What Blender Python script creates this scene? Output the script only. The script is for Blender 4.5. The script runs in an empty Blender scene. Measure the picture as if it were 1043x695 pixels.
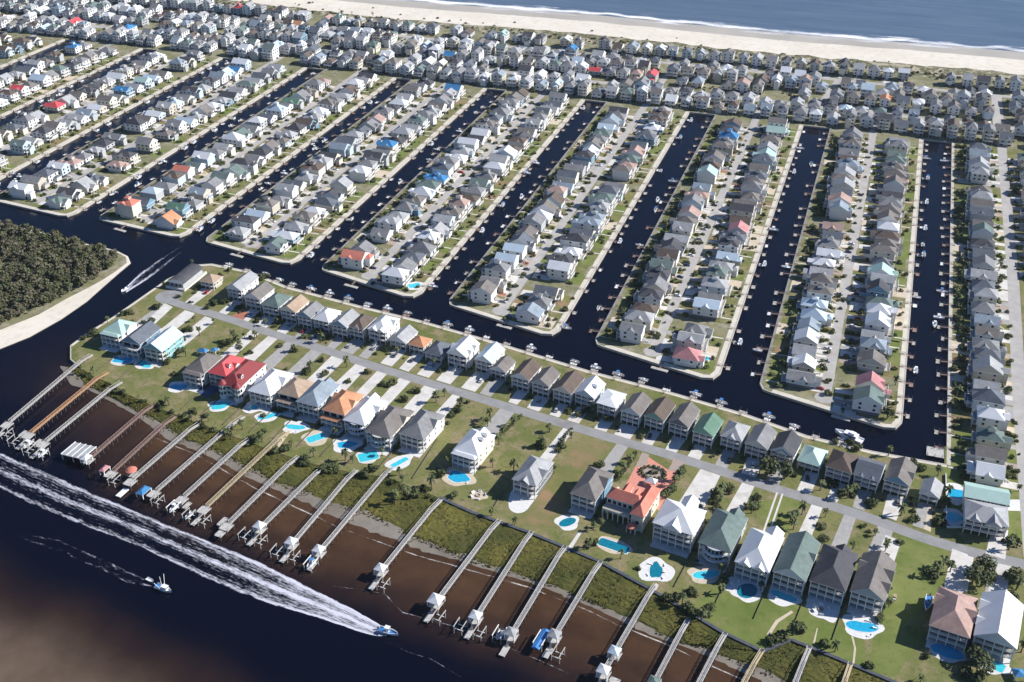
import bpy, math, random
from mathutils import Vector, Matrix
from mathutils.noise import noise as pnoise

# ------------------------------------------------------------------ camera, light, exposure
SC = bpy.context.scene
COL = SC.collection
FPX, PITCH, YAW, HCAM = 1119.0, math.radians(31.9), math.radians(19.1), 345.0
cam = bpy.data.objects.new('camera', bpy.data.cameras.new('camera'))
COL.objects.link(cam); SC.camera = cam
cam.data.sensor_width = 36.0
cam.data.lens = 36.0 * FPX / 1043.0
cam.data.clip_start = 1.0; cam.data.clip_end = 20000.0
cam.location = (0, 0, HCAM)
cam.rotation_euler = (math.pi / 2 - PITCH, 0, YAW)

SUN_EL, SUN_AZ = math.radians(35), math.radians(25)       # azimuth counted from +X (along the shore) towards +Y (the ocean)
world = bpy.data.worlds.new('World'); SC.world = world; world.use_nodes = True
wn = world.node_tree.nodes; wl = world.node_tree.links
sky = wn.new('ShaderNodeTexSky'); sky.sky_type = 'NISHITA'; sky.sun_disc = False
sky.sun_elevation = SUN_EL; sky.sun_rotation = math.pi / 2 - SUN_AZ
sky.air_density = 1.3; sky.dust_density = 0.6; sky.ozone_density = 2.0
bg = wn['Background']; bg.inputs['Strength'].default_value = 0.043
tint = wn.new('ShaderNodeMix'); tint.data_type = 'RGBA'; tint.blend_type = 'MULTIPLY'; tint.inputs[0].default_value = 1.0
wl.new(sky.outputs[0], tint.inputs[6]); tint.inputs[7].default_value = (0.62, 0.95, 1.5, 1)
wl.new(tint.outputs[2], bg.inputs['Color'])
sl = bpy.data.lights.new('sun', 'SUN'); sl.energy = 5.0; sl.angle = math.radians(0.5); sl.color = (1.0, 0.97, 0.93)
sun = bpy.data.objects.new('sun', sl); COL.objects.link(sun)
sd = Vector((math.cos(SUN_EL) * math.cos(SUN_AZ), math.cos(SUN_EL) * math.sin(SUN_AZ), math.sin(SUN_EL)))
sun.rotation_euler = sd.to_track_quat('Z', 'Y').to_euler()
HAZE = 0.000025
vs = SC.view_settings
vs.view_transform = 'Standard'; vs.look = 'None'; vs.gamma = 1.0; vs.exposure = 0.54; vs.use_curve_mapping = False
SC.cycles.use_denoising = True
SC.cycles.max_bounces = 5; SC.cycles.diffuse_bounces = 2; SC.cycles.glossy_bounces = 2; SC.cycles.transparent_max_bounces = 12
SC.cycles.use_adaptive_sampling = True

# ------------------------------------------------------------------ ground coordinates: X along the shore, Y from the river towards the ocean
CP, SP = math.cos(PITCH), math.sin(PITCH)
CY, SY = math.cos(YAW), math.sin(YAW)
def P(px, py, z=0.0):
    u = (px - 521.5) / FPX; v = (py - 347.5) / FPX
    t = (HCAM - z) / (SP + v * CP)
    x, y = u * t, (CP - v * SP) * t
    return (x * CY - y * SY, x * SY + y * CY)
def ZP(x0, y0, zx, zy, z=0.0):                 # a point read off a four-fold enlargement that starts at (x0, y0)
    return P(x0 + zx / 4.0115, y0 + zy / 4.0115, z)
def street_y(a): return 420.0 + (97.0 - a) * 0.155
WATER_Z = -1.3

# ------------------------------------------------------------------ materials
MATS = {}
def nt(name):
    m = bpy.data.materials.new(name); m.use_nodes = True; MATS[name] = m
    n = m.node_tree.nodes; return m, n, m.node_tree.links, n['Principled BSDF']
def ramp(n, stops):
    r = n.new('ShaderNodeValToRGB'); e = r.color_ramp.elements
    while len(e) < len(stops): e.new(0.5)
    for k, (p, c) in enumerate(stops):
        e[k].position = p; e[k].color = (c[0], c[1], c[2], 1)
    return r
def noise_node(n, l, scale, detail=4, rough=0.6, vec=None):
    t = n.new('ShaderNodeTexNoise'); t.inputs['Scale'].default_value = scale
    t.inputs['Detail'].default_value = detail; t.inputs['Roughness'].default_value = rough
    if vec is None:
        g = n.new('ShaderNodeNewGeometry'); vec = g.outputs['Position']
    l.new(vec, t.inputs['Vector']); return t
def mixc(n, l, fac, a, b, mode='MIX'):
    m = n.new('ShaderNodeMix'); m.data_type = 'RGBA'; m.blend_type = mode
    if isinstance(fac, (int, float)): m.inputs[0].default_value = fac
    else: l.new(fac, m.inputs[0])
    for s, x in ((6, a), (7, b)):
        if isinstance(x, tuple): m.inputs[s].default_value = (x[0], x[1], x[2], 1)
        else: l.new(x, m.inputs[s])
    return m.outputs[2]
def mathn(n, l, op, a, b=None, clamp=False):
    m = n.new('ShaderNodeMath'); m.operation = op; m.use_clamp = clamp
    for k, x in enumerate((a, b)):
        if x is None: continue
        if isinstance(x, (int, float)): m.inputs[k].default_value = x
        else: l.new(x, m.inputs[k])
    return m.outputs[0]
def plain(name, c, rough=0.6, var=0.18, scale=0.8, metal=0.0, spec=0.3):
    m, n, l, p = nt(name)
    t = noise_node(n, l, scale, 5, 0.65)
    lo = tuple(x * (1 - var) for x in c); hi = tuple(min(1, x * (1 + var)) for x in c)
    r = ramp(n, [(0.3, lo), (0.7, hi)]); l.new(t.outputs['Fac'], r.inputs[0])
    l.new(r.outputs[0], p.inputs['Base Color'])
    p.inputs['Roughness'].default_value = rough; p.inputs['Metallic'].default_value = metal
    p.inputs['Specular IOR Level'].default_value = spec
    return m
def ground_mat(name, layers, rough=0.95, bump=0.0, bscale=1.5):
    """layers: [(scale, low, high, colour_low, colour_high)], each mixed over the one before by its own noise"""
    m, n, l, p = nt(name); col = None
    for (sc, lo, hi, c0, c1) in layers:
        t = noise_node(n, l, sc, 5, 0.62)
        if col is None:
            r = ramp(n, [(lo, c0), (hi, c1)]); l.new(t.outputs['Fac'], r.inputs[0]); col = r.outputs[0]
        else:
            mr = ramp(n, [(lo, (0, 0, 0)), (hi, (1, 1, 1))]); l.new(t.outputs['Fac'], mr.inputs[0])
            col = mixc(n, l, mr.outputs[0], col, c1)
    l.new(col, p.inputs['Base Color']); p.inputs['Roughness'].default_value = rough
    p.inputs['Specular IOR Level'].default_value = 0.15
    if bump:
        b = n.new('ShaderNodeBump'); b.inputs['Strength'].default_value = bump; b.inputs['Distance'].default_value = 0.4
        t = noise_node(n, l, bscale, 4, 0.7); l.new(t.outputs['Fac'], b.inputs['Height']); l.new(b.outputs[0], p.inputs['Normal'])
    return m
def roof_mat(name, c, metal=False):
    m, n, l, p = nt(name)
    tc = n.new('ShaderNodeTexCoord')
    t = noise_node(n, l, 0.4, 8, 0.74)
    lo = tuple(x * (0.94 if metal else 0.82) for x in c); hi = tuple(min(0.85, x * (1.03 if metal else 1.15)) for x in c)
    r = ramp(n, [(0.32, lo), (0.68, hi)]); l.new(t.outputs['Fac'], r.inputs[0])
    w = n.new('ShaderNodeTexWave'); w.wave_type = 'BANDS'
    w.bands_direction = 'Y' if metal else 'Z'
    w.inputs['Scale'].default_value = 0.55 if metal else 0.9; w.inputs['Distortion'].default_value = 0.4 if metal else 2.0
    l.new(tc.outputs['Object'], w.inputs['Vector'])
    wr = ramp(n, [(0.0, (0.82, 0.82, 0.82)), (0.3, (1, 1, 1))]); l.new(w.outputs['Fac'], wr.inputs[0])
    st = noise_node(n, l, 0.13, 5, 0.7); sr = ramp(n, [(0.3, (0.80, 0.79, 0.78)), (0.6, (1.04, 1.04, 1.04))]) if not metal else ramp(n, [(0.3, (0.90, 0.90, 0.89)), (0.6, (1.0, 1.0, 1.0))]); l.new(st.outputs['Fac'], sr.inputs[0])
    l.new(mixc(n, l, 1.0, mixc(n, l, 1.0, r.outputs[0], wr.outputs[0], 'MULTIPLY'), sr.outputs[0], 'MULTIPLY'), p.inputs['Base Color'])
    p.inputs['Roughness'].default_value = 0.45 if metal else 0.85
    p.inputs['Specular IOR Level'].default_value = 0.35 if metal else 0.2
    return m
ROOF = {}
for nm, c, me in [('white_metal', (0.72, 0.73, 0.74), 1), ('light_grey', (0.37, 0.375, 0.38), 0), ('grey', (0.235, 0.235, 0.24), 0),
                  ('slate', (0.135, 0.15, 0.175), 0), ('dark_grey', (0.085, 0.085, 0.095), 0), ('brown_grey', (0.195, 0.178, 0.165), 0),
                  ('brown', (0.135, 0.105, 0.088), 0), ('tan', (0.40, 0.30, 0.22), 0), ('orange', (0.55, 0.27, 0.15), 0),
                  ('terracotta', (0.60, 0.21, 0.15), 0), ('red', (0.62, 0.095, 0.10), 1), ('dark_red', (0.25, 0.045, 0.045), 1),
                  ('green_grey', (0.15, 0.20, 0.185), 0), ('green', (0.13, 0.23, 0.17), 0), ('seafoam', (0.42, 0.58, 0.52), 1),
                  ('blue_grey', (0.27, 0.32, 0.37), 0), ('blue', (0.06, 0.22, 0.44), 0), ('pink_tan', (0.42, 0.29, 0.25), 0),
                  ('pale_blue', (0.50, 0.60, 0.68), 1), ('rose', (0.50, 0.24, 0.24), 0)]:
    ROOF[nm] = roof_mat('roof_' + nm, c, bool(me))
WALL = {}
for nm, c in [('white', (0.70, 0.70, 0.68)), ('cream', (0.64, 0.60, 0.50)), ('pale_blue', (0.47, 0.55, 0.60)), ('blue', (0.17, 0.29, 0.38)),
              ('grey', (0.42, 0.43, 0.43)), ('tan', (0.50, 0.45, 0.37)), ('teal', (0.20, 0.42, 0.43)), ('green', (0.22, 0.38, 0.30)),
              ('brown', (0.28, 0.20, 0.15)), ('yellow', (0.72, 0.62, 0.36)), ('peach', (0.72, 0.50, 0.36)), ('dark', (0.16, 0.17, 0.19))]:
    WALL[nm] = plain('wall_' + nm, c, 0.7, 0.08, 0.6)
M_TRIM = plain('white_trim', (0.78, 0.78, 0.76), 0.55, 0.05, 1.0)
M_GLASS = plain('window_glass', (0.015, 0.02, 0.03), 0.12, 0.3, 0.7, spec=0.5)
M_OPEN = plain('opening_shade_motor_black', (0.05, 0.05, 0.055), 0.8, 0.3)  # near-black: painted shade of the open bays, and the outboard motors
M_DECK = plain('deck_boards', (0.42, 0.39, 0.35), 0.85, 0.18, 1.2)
M_GDOOR = plain('garage_door', (0.62, 0.61, 0.58), 0.6, 0.05)
M_PIER = plain('weathered_boards', (0.44, 0.42, 0.39), 0.9, 0.25, 0.9)
M_PIER2 = plain('orange_boards', (0.46, 0.27, 0.15), 0.85, 0.2, 0.9)
M_PIER3 = plain('reddish_boards', (0.27, 0.18, 0.15), 0.85, 0.2, 0.9)
M_PIER4 = plain('tan_boards', (0.46, 0.38, 0.24), 0.85, 0.2, 0.9)
M_PILE = plain('wet_timber', (0.12, 0.10, 0.085), 0.8, 0.3, 1.0)
M_HULL = plain('white_gelcoat', (0.80, 0.81, 0.82), 0.25, 0.04, 0.8, spec=0.5)
M_BLUEC = plain('blue_canvas', (0.05, 0.20, 0.48), 0.7, 0.15)
M_REDC = plain('red_canvas', (0.55, 0.06, 0.05), 0.7, 0.15)
M_TRUNK = plain('bark', (0.16, 0.12, 0.09), 0.9, 0.3, 2.0)
M_CONC = ground_mat('concrete', [(0.25, 0.3, 0.7, (0.54, 0.51, 0.47), (0.66, 0.635, 0.59)), (1.6, 0.6, 0.85, None, (0.44, 0.42, 0.38)), (0.12, 0.52, 0.72, None, (0.47, 0.44, 0.39)), (0.5, 0.66, 0.76, None, (0.34, 0.32, 0.29))])
M_GRAV = ground_mat('grey_gravel', [(0.4, 0.3, 0.7, (0.30, 0.29, 0.275), (0.40, 0.385, 0.365)), (2.0, 0.55, 0.8, None, (0.25, 0.24, 0.22))])
M_PAVER = ground_mat('red_pavers', [(0.8, 0.3, 0.7, (0.56, 0.23, 0.17), (0.66, 0.29, 0.22))])
M_MULCH = ground_mat('red_mulch', [(0.8, 0.3, 0.7, (0.30, 0.12, 0.08), (0.42, 0.18, 0.12))])
M_BRICK = ground_mat('brown_pavers', [(0.8, 0.3, 0.7, (0.30, 0.24, 0.20), (0.40, 0.33, 0.28))])
M_ROAD = ground_mat('asphalt', [(0.15, 0.3, 0.7, (0.245, 0.24, 0.235), (0.31, 0.305, 0.30)), (1.2, 0.55, 0.8, None, (0.20, 0.20, 0.195)), (0.06, 0.55, 0.65, None, (0.225, 0.22, 0.215)), (0.35, 0.62, 0.72, None, (0.33, 0.315, 0.29))])
M_ROAD2 = ground_mat('sandy_asphalt', [(0.12, 0.3, 0.7, (0.34, 0.32, 0.30), (0.45, 0.425, 0.395)), (1.2, 0.55, 0.8, None, (0.24, 0.23, 0.22))])
M_PATIO = ground_mat('white_patio', [(0.6, 0.3, 0.7, (0.58, 0.57, 0.55), (0.72, 0.71, 0.68))])
M_SANDY = ground_mat('tan_patio', [(0.6, 0.3, 0.7, (0.48, 0.40, 0.30), (0.60, 0.51, 0.38))])
M_LAWN = ground_mat('lawn', [(0.03, 0.32, 0.68, (0.110, 0.135, 0.036), (0.215, 0.20, 0.08)), (0.10, 0.47, 0.64, None, (0.27, 0.215, 0.125)),
                             (0.45, 0.52, 0.75, None, (0.075, 0.095, 0.028)), (1.5, 0.5, 0.8, None, (0.105, 0.115, 0.04)), (0.7, 0.62, 0.75, None, (0.24, 0.20, 0.11))], bump=0.3)
M_GREEN = ground_mat('mown_lawn', [(0.05, 0.32, 0.68, (0.110, 0.150, 0.032), (0.195, 0.21, 0.068)), (0.3, 0.52, 0.8, None, (0.085, 0.125, 0.025)),
                                   (1.6, 0.55, 0.8, None, (0.16, 0.16, 0.06)), (0.11, 0.58, 0.72, None, (0.22, 0.19, 0.09))], bump=0.25)
M_TANLOT = ground_mat('dry_lot', [(0.04, 0.35, 0.65, (0.135, 0.150, 0.045), (0.21, 0.185, 0.08)), (0.075, 0.46, 0.60, None, (0.29, 0.185, 0.11)), (0.3, 0.5, 0.7, None, (0.14, 0.14, 0.05)), (1.4, 0.5, 0.8, None, (0.17, 0.155, 0.07))], bump=0.2)
M_LOTS = ground_mat('lot_ground', [(0.03, 0.3, 0.7, (0.16, 0.165, 0.075), (0.26, 0.235, 0.14)), (0.09, 0.48, 0.72, None, (0.36, 0.32, 0.26)),
                                   (0.22, 0.52, 0.72, None, (0.09, 0.105, 0.045)), (1.2, 0.5, 0.85, None, (0.12, 0.12, 0.06))])
M_WALK = ground_mat('sand_cap', [(0.15, 0.3, 0.7, (0.52, 0.475, 0.40), (0.66, 0.61, 0.51)), (0.9, 0.5, 0.8, None, (0.40, 0.36, 0.29))])
M_SEAW = ground_mat('seawall_concrete', [(0.4, 0.3, 0.7, (0.40, 0.37, 0.32), (0.55, 0.51, 0.44))])
M_SEAW2 = ground_mat('seawall_painted_shade', [(0.4, 0.3, 0.7, (0.20, 0.195, 0.185), (0.29, 0.28, 0.26))])  # left-bank copy of the seawall concrete, its shade put into the colour
M_DARKTIM = ground_mat('bulkhead_timber', [(0.8, 0.3, 0.7, (0.055, 0.065, 0.085), (0.11, 0.115, 0.135))])
M_SAND = ground_mat('beach_sand', [(0.02, 0.3, 0.7, (0.63, 0.57, 0.47), (0.73, 0.67, 0.57)), (0.15, 0.5, 0.8, None, (0.50, 0.45, 0.37))])
M_WETSAND = ground_mat('wet_sand', [(0.015, 0.3, 0.7, (0.37, 0.335, 0.29), (0.47, 0.43, 0.37))], rough=0.5)
M_DUNE = ground_mat('dune_scrub', [(0.05, 0.3, 0.7, (0.36, 0.31, 0.22), (0.48, 0.42, 0.31)), (0.09, 0.43, 0.50, None, (0.12, 0.12, 0.06)), (0.3, 0.5, 0.7, None, (0.40, 0.35, 0.25)), (0.5, 0.5, 0.8, None, (0.09, 0.09, 0.045))])
M_MUD = ground_mat('mudflat', [(0.05, 0.3, 0.7, (0.17, 0.145, 0.115), (0.27, 0.24, 0.20)), (0.4, 0.5, 0.8, None, (0.14, 0.12, 0.10))], rough=0.6)
M_MARSH = ground_mat('marsh_grass', [(0.035, 0.34, 0.66, (0.042, 0.052, 0.015), (0.165, 0.147, 0.035)), (0.12, 0.5, 0.75, None, (0.10, 0.085, 0.03)),
                                     (0.6, 0.45, 0.8, None, (0.045, 0.055, 0.018))], bump=0.9, bscale=0.9)
M_MARSHB = ground_mat('marsh_blades', [(0.05, 0.3, 0.7, (0.075, 0.08, 0.022), (0.205, 0.185, 0.048))])
def leaf(name, c0, c1):
    m, n, l, p = nt(name)
    oi = n.new('ShaderNodeObjectInfo'); t = noise_node(n, l, 1.4, 3, 0.6)
    s = mathn(n, l, 'ADD', mathn(n, l, 'MULTIPLY', t.outputs['Fac'], 0.9), mathn(n, l, 'MULTIPLY', oi.outputs['Random'], 0.5))
    r = ramp(n, [(0.3, c0), (1.0, c1)]); l.new(s, r.inputs[0]); l.new(r.outputs[0], p.inputs['Base Color'])
    p.inputs['Roughness'].default_value = 0.7; p.inputs['Specular IOR Level'].default_value = 0.2
    return m
M_LEAF = leaf('foliage', (0.030, 0.042, 0.016), (0.10, 0.115, 0.045))
M_PALM = leaf('palm_foliage', (0.040, 0.055, 0.020), (0.13, 0.145, 0.055))
M_WOOD = ground_mat('forest_foliage', [(1.4, 0.3, 0.75, (0.040, 0.050, 0.022), (0.125, 0.13, 0.062)), (0.13, 0.42, 0.66, None, (0.15, 0.13, 0.09)), (0.22, 0.55, 0.7, None, (0.065, 0.085, 0.03))], rough=0.8)
m, n, l, p = nt('pool_water')
t = noise_node(n, l, 0.8, 3); r = ramp(n, [(0.3, (0.02, 0.42, 0.55)), (0.7, (0.08, 0.60, 0.66))]); l.new(t.outputs['Fac'], r.inputs[0])
l.new(r.outputs[0], p.inputs['Base Color']); p.inputs['Roughness'].default_value = 0.08
m, n, l, p = nt('deep_pool_water')
t = noise_node(n, l, 0.8, 3); r = ramp(n, [(0.3, (0.005, 0.13, 0.20)), (0.7, (0.01, 0.22, 0.30))]); l.new(t.outputs['Fac'], r.inputs[0])
l.new(r.outputs[0], p.inputs['Base Color']); p.inputs['Roughness'].default_value = 0.08
m, n, l, p = nt('blue_pool_water')
t = noise_node(n, l, 0.8, 3); r = ramp(n, [(0.3, (0.012, 0.29, 0.50)), (0.7, (0.03, 0.42, 0.64))]); l.new(t.outputs['Fac'], r.inputs[0])
l.new(r.outputs[0], p.inputs['Base Color']); p.inputs['Roughness'].default_value = 0.08
CARC = [plain('car_' + nm, c, 0.25, 0.03, 0.5, spec=0.5) for nm, c in
        (('white', (0.75, 0.75, 0.75)), ('silver', (0.42, 0.43, 0.45)), ('black', (0.02, 0.02, 0.025)), ('dark_blue', (0.03, 0.05, 0.12)), ('red', (0.4, 0.03, 0.03)), ('grey', (0.12, 0.125, 0.13)))]
CARN = ['white', 'silver', 'black', 'dark blue', 'red', 'dark grey']
M_TYRE = plain('tyre_rubber', (0.02, 0.02, 0.02), 0.9, 0.2)

# river, canal and sea water: how shallow the water is comes with the mesh (tint), the rest is the surface
m, n, l, p = nt('water')
at = n.new('ShaderNodeAttribute'); at.attribute_name = 'tint'
sep = n.new('ShaderNodeSeparateColor'); l.new(at.outputs['Color'], sep.inputs[0])
nb = noise_node(n, l, 0.045, 7, 0.68)
br = ramp(n, [(0.3, (0.046, 0.0245, 0.0125)), (0.7, (0.088, 0.047, 0.025))]); l.new(nb.outputs['Fac'], br.inputs[0])
c = mixc(n, l, sep.outputs[0], (0.0018, 0.0026, 0.0085), br.outputs[0])
sbr = ramp(n, [(0.35, (0.105, 0.074, 0.050)), (0.7, (0.155, 0.112, 0.080))]); l.new(nb.outputs['Fac'], sbr.inputs[0])
c = mixc(n, l, sep.outputs[1], c, sbr.outputs[0])
wv = n.new('ShaderNodeMapping'); gw_ = n.new('ShaderNodeNewGeometry'); l.new(gw_.outputs['Position'], wv.inputs['Vector']); wv.inputs['Scale'].default_value = (0.012, 0.09, 1.0)
wn_ = noise_node(n, l, 1.0, 6, 0.65, wv.outputs[0]); wr_ = ramp(n, [(0.3, (0.070, 0.105, 0.155)), (0.7, (0.115, 0.155, 0.205))]); l.new(wn_.outputs['Fac'], wr_.inputs[0])
c = mixc(n, l, sep.outputs[2], c, wr_.outputs[0])
l.new(c, p.inputs['Base Color']); p.inputs['Roughness'].default_value = 0.12; p.inputs['IOR'].default_value = 1.33
p.inputs['Specular IOR Level'].default_value = 0.30
b = n.new('ShaderNodeBump'); b.inputs['Strength'].default_value = 0.5; b.inputs['Distance'].default_value = 0.3
mp = n.new('ShaderNodeMapping'); g = n.new('ShaderNodeNewGeometry'); l.new(g.outputs['Position'], mp.inputs['Vector'])
mp.inputs['Rotation'].default_value = (0, 0, 0.5); mp.inputs['Scale'].default_value = (0.35, 1.0, 1.0)
t = noise_node(n, l, 0.16, 5, 0.65, mp.outputs[0]); l.new(t.outputs['Fac'], b.inputs['Height']); l.new(b.outputs[0], p.inputs['Normal'])
# foam: white froth whose cover comes with the mesh
def foam_mat(name, scale, col=(0.72, 0.72, 0.76), grain=2.2):
    m, n, l, p = nt(name)
    at = n.new('ShaderNodeAttribute'); at.attribute_name = 'cover'
    fl_ = n.new('ShaderNodeAttribute'); fl_.attribute_name = 'flow'
    t1 = noise_node(n, l, scale, 7, 0.76, fl_.outputs['Vector']); t2 = noise_node(n, l, scale * 0.3, 4, 0.6, fl_.outputs['Vector'])
    s = mathn(n, l, 'ADD', mathn(n, l, 'MULTIPLY', mathn(n, l, 'SUBTRACT', t1.outputs['Fac'], 0.5), grain), mathn(n, l, 'MULTIPLY', mathn(n, l, 'SUBTRACT', t2.outputs['Fac'], 0.5), 0.9))
    s = mathn(n, l, 'ADD', s, at.outputs['Fac'])
    r = ramp(n, [(0.22, (0, 0, 0)), (0.80, (1, 1, 1))]); l.new(s, r.inputs[0])
    a = mathn(n, l, 'MULTIPLY', r.outputs[0], mathn(n, l, 'MULTIPLY', at.outputs['Fac'], 6.0, True))
    p.inputs['Base Color'].default_value = (*col, 1); p.inputs['Roughness'].default_value = 0.9
    tr = n.new('ShaderNodeBsdfTransparent'); mx = n.new('ShaderNodeMixShader')
    l.new(a, mx.inputs[0]); l.new(tr.outputs[0], mx.inputs[1]); l.new(p.outputs[0], mx.inputs[2])
    l.new(mx.outputs[0], n['Material Output'].inputs['Surface'])
    return m
M_FOAM = foam_mat('wake_foam', 0.8, (0.58, 0.58, 0.64), 1.9); M_FOAMS = foam_mat('surf_foam', 0.09, (0.85, 0.86, 0.88), 1.6); M_FOAMT = foam_mat('tide_foam', 0.7, (0.60, 0.56, 0.50))

# ------------------------------------------------------------------ mesh helpers
class MB:
    def __init__(s): s.v = []; s.f = []; s.m = []; s.mats = []
    def mi(s, mat):
        if mat not in s.mats: s.mats.append(mat)
        return s.mats.index(mat)
    def poly(s, pts, mat):
        k = len(s.v); s.v += [tuple(q) for q in pts]; s.f.append(tuple(range(k, k + len(pts)))); s.m.append(s.mi(mat))
    def hexa(s, p8, mat, top=None):
        k = len(s.v); s.v += [tuple(q) for q in p8]; i = s.mi(mat); j = i if top is None else s.mi(top)
        for q, mm in (((0, 3, 2, 1), i), ((4, 5, 6, 7), j), ((0, 1, 5, 4), i), ((1, 2, 6, 5), i), ((2, 3, 7, 6), i), ((3, 0, 4, 7), i)):
            s.f.append(tuple(k + x for x in q)); s.m.append(mm)
    def box(s, x0, x1, y0, y1, z0, z1, mat, top=None):
        s.hexa([(x0, y0, z0), (x1, y0, z0), (x1, y1, z0), (x0, y1, z0), (x0, y0, z1), (x1, y0, z1), (x1, y1, z1), (x0, y1, z1)], mat, top)
    def beam(s, a, b, w, h, mat, top=None):              # a bar from a to b, its top face level across
        a = Vector(a); b = Vector(b); d = b - a; sd_ = Vector((-d.y, d.x, 0))
        sd_ = sd_.normalized() * (w / 2) if sd_.length > 1e-6 else Vector((w / 2, 0, 0))
        up = Vector((0, 0, h)) if abs(d.z) < 0.9 * d.length else Vector((0, w, 0))
        if up.y: a = a - up / 2; b = b - up / 2
        s.hexa([a + sd_, a - sd_, b - sd_, b + sd_, a + sd_ + up, a - sd_ + up, b - sd_ + up, b + sd_ + up], mat, top)
    def lathe(s, cx, cy, prof, nseg, mat):
        k = len(s.v); i = s.mi(mat)
        for (r, z) in prof:
            for q in range(nseg):
                t = 2 * math.pi * q / nseg; s.v.append((cx + r * math.cos(t), cy + r * math.sin(t), z))
        for j in range(len(prof) - 1):
            for q in range(nseg):
                a = k + j * nseg + q; b = k + j * nseg + (q + 1) % nseg
                s.f.append((a, b, b + nseg, a + nseg)); s.m.append(i)
        s.f.append(tuple(k + (len(prof) - 1) * nseg + q for q in range(nseg))); s.m.append(i)
    def mesh(s, name):
        me = bpy.data.meshes.new(name); me.from_pydata(s.v, [], s.f)
        for mm in s.mats: me.materials.append(mm)
        me.polygons.foreach_set('material_index', s.m); me.update(); return me
    def build(s, name, parent=None):
        return link(name, s.mesh(name), parent)
def link(name, me, parent=None, loc=None, rot=0, scale=None):
    o = bpy.data.objects.new(name, me); COL.objects.link(o)
    if parent: o.parent = parent
    if loc: o.location = loc
    if rot: o.rotation_euler = (0, 0, rot)
    if scale: o.scale = scale
    return o
def tag(o, label=None, cat=None, group=None, kind=None):
    for k, v in (('label', label), ('category', cat), ('group', group), ('kind', kind)):
        if v: o[k] = v
    return o
def thing(name, label, cat, loc=(0, 0, 0), rot=0, group=None):
    o = bpy.data.objects.new(name, None); COL.objects.link(o); o.location = loc; o.rotation_euler = (0, 0, rot)
    o.empty_display_size = 0.5
    return tag(o, label, cat, group)
def copy_thing(src, loc, rot=0, scale=1.0, label=None, group=None):
    c = src.copy(); COL.objects.link(c); c.location = loc; c.rotation_euler = (0, 0, rot); c.scale = (scale,) * 3
    tag(c, label, None, group)
    for ch in src.children:
        k = ch.copy(); COL.objects.link(k); k.parent = c
        for g in ch.children:
            q = g.copy(); COL.objects.link(q); q.parent = k
    return c
ORD = ['first', 'second', 'third', 'fourth', 'fifth', 'sixth', 'seventh', 'eighth', 'ninth', 'tenth', 'eleventh', 'twelfth', 'thirteenth', 'fourteenth', 'fifteenth',
       'sixteenth', 'seventeenth', 'eighteenth', 'nineteenth', 'twentieth', 'twenty-first', 'twenty-second', 'twenty-third', 'twenty-fourth', 'twenty-fifth', 'twenty-sixth',
       'twenty-seventh', 'twenty-eighth', 'twenty-ninth', 'thirtieth', 'thirty-first', 'thirty-second', 'thirty-third', 'thirty-fourth', 'thirty-fifth', 'thirty-sixth',
       'thirty-seventh', 'thirty-eighth', 'thirty-ninth', 'fortieth']
ORD += ['forty-' + x for x in ORD[:9]] + ['fiftieth'] + ['fifty-' + x for x in ORD[:9]] + ['sixtieth'] + ['sixty-' + x for x in ORD[:9]]
def sheet(name, pts, z, mat, kind='structure'):
    mb = MB(); mb.poly([(x, y, z) for x, y in pts], mat); o = mb.build(name); o['kind'] = kind; return o
def strip_pts(path, w0, w1):                             # outline of a strip along a path, from offset w0 to offset w1 (to the path's left)
    L_, R_ = [], []
    for i, q in enumerate(path):
        a = Vector(path[max(0, i - 1)]); b = Vector(path[min(len(path) - 1, i + 1)]); d = (b - a).normalized(); nn = Vector((-d.y, d.x))
        L_.append((q[0] + nn.x * w1, q[1] + nn.y * w1)); R_.append((q[0] + nn.x * w0, q[1] + nn.y * w0))
    return R_, L_
def ribbon(mb, path, w0, w1, z, mat):
    R_, L_ = strip_pts(path, w0, w1)
    for i in range(len(path) - 1):
        mb.poly([(*R_[i], z), (*R_[i + 1], z), (*L_[i + 1], z), (*L_[i], z)], mat)
def dense(path, step):
    out = []
    for a, b in zip(path[:-1], path[1:]):
        k = max(1, int(math.hypot(b[0] - a[0], b[1] - a[1]) / step))
        out += [(a[0] + (b[0] - a[0]) * i / k, a[1] + (b[1] - a[1]) * i / k) for i in range(k)]
    return out + [path[-1]]
def smooth(path, it=2):
    for _ in range(it):
        q = [path[0]]
        for a, b in zip(path[:-1], path[1:]):
            q += [(a[0] * .75 + b[0] * .25, a[1] * .75 + b[1] * .25), (a[0] * .25 + b[0] * .75, a[1] * .25 + b[1] * .75)]
        path = q + [path[-1]]
    return path
def dist_poly(x, y, path):                               # distance to a polyline and its sign (positive to its left)
    best, sgn = 1e9, 1
    for (ax, ay), (bx, by) in zip(path[:-1], path[1:]):
        dx, dy = bx - ax, by - ay; t = ((x - ax) * dx + (y - ay) * dy) / (dx * dx + dy * dy + 1e-9); t = min(1, max(0, t))
        qx, qy = ax + dx * t, ay + dy * t; d = math.hypot(x - qx, y - qy)
        if d < best: best = d; sgn = 1 if dx * (y - ay) - dy * (x - ax) > 0 else -1
    return best, sgn
def sstep(a, b, x):
    t = min(1, max(0, (x - a) / (b - a))); return t * t * (3 - 2 * t)

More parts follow.
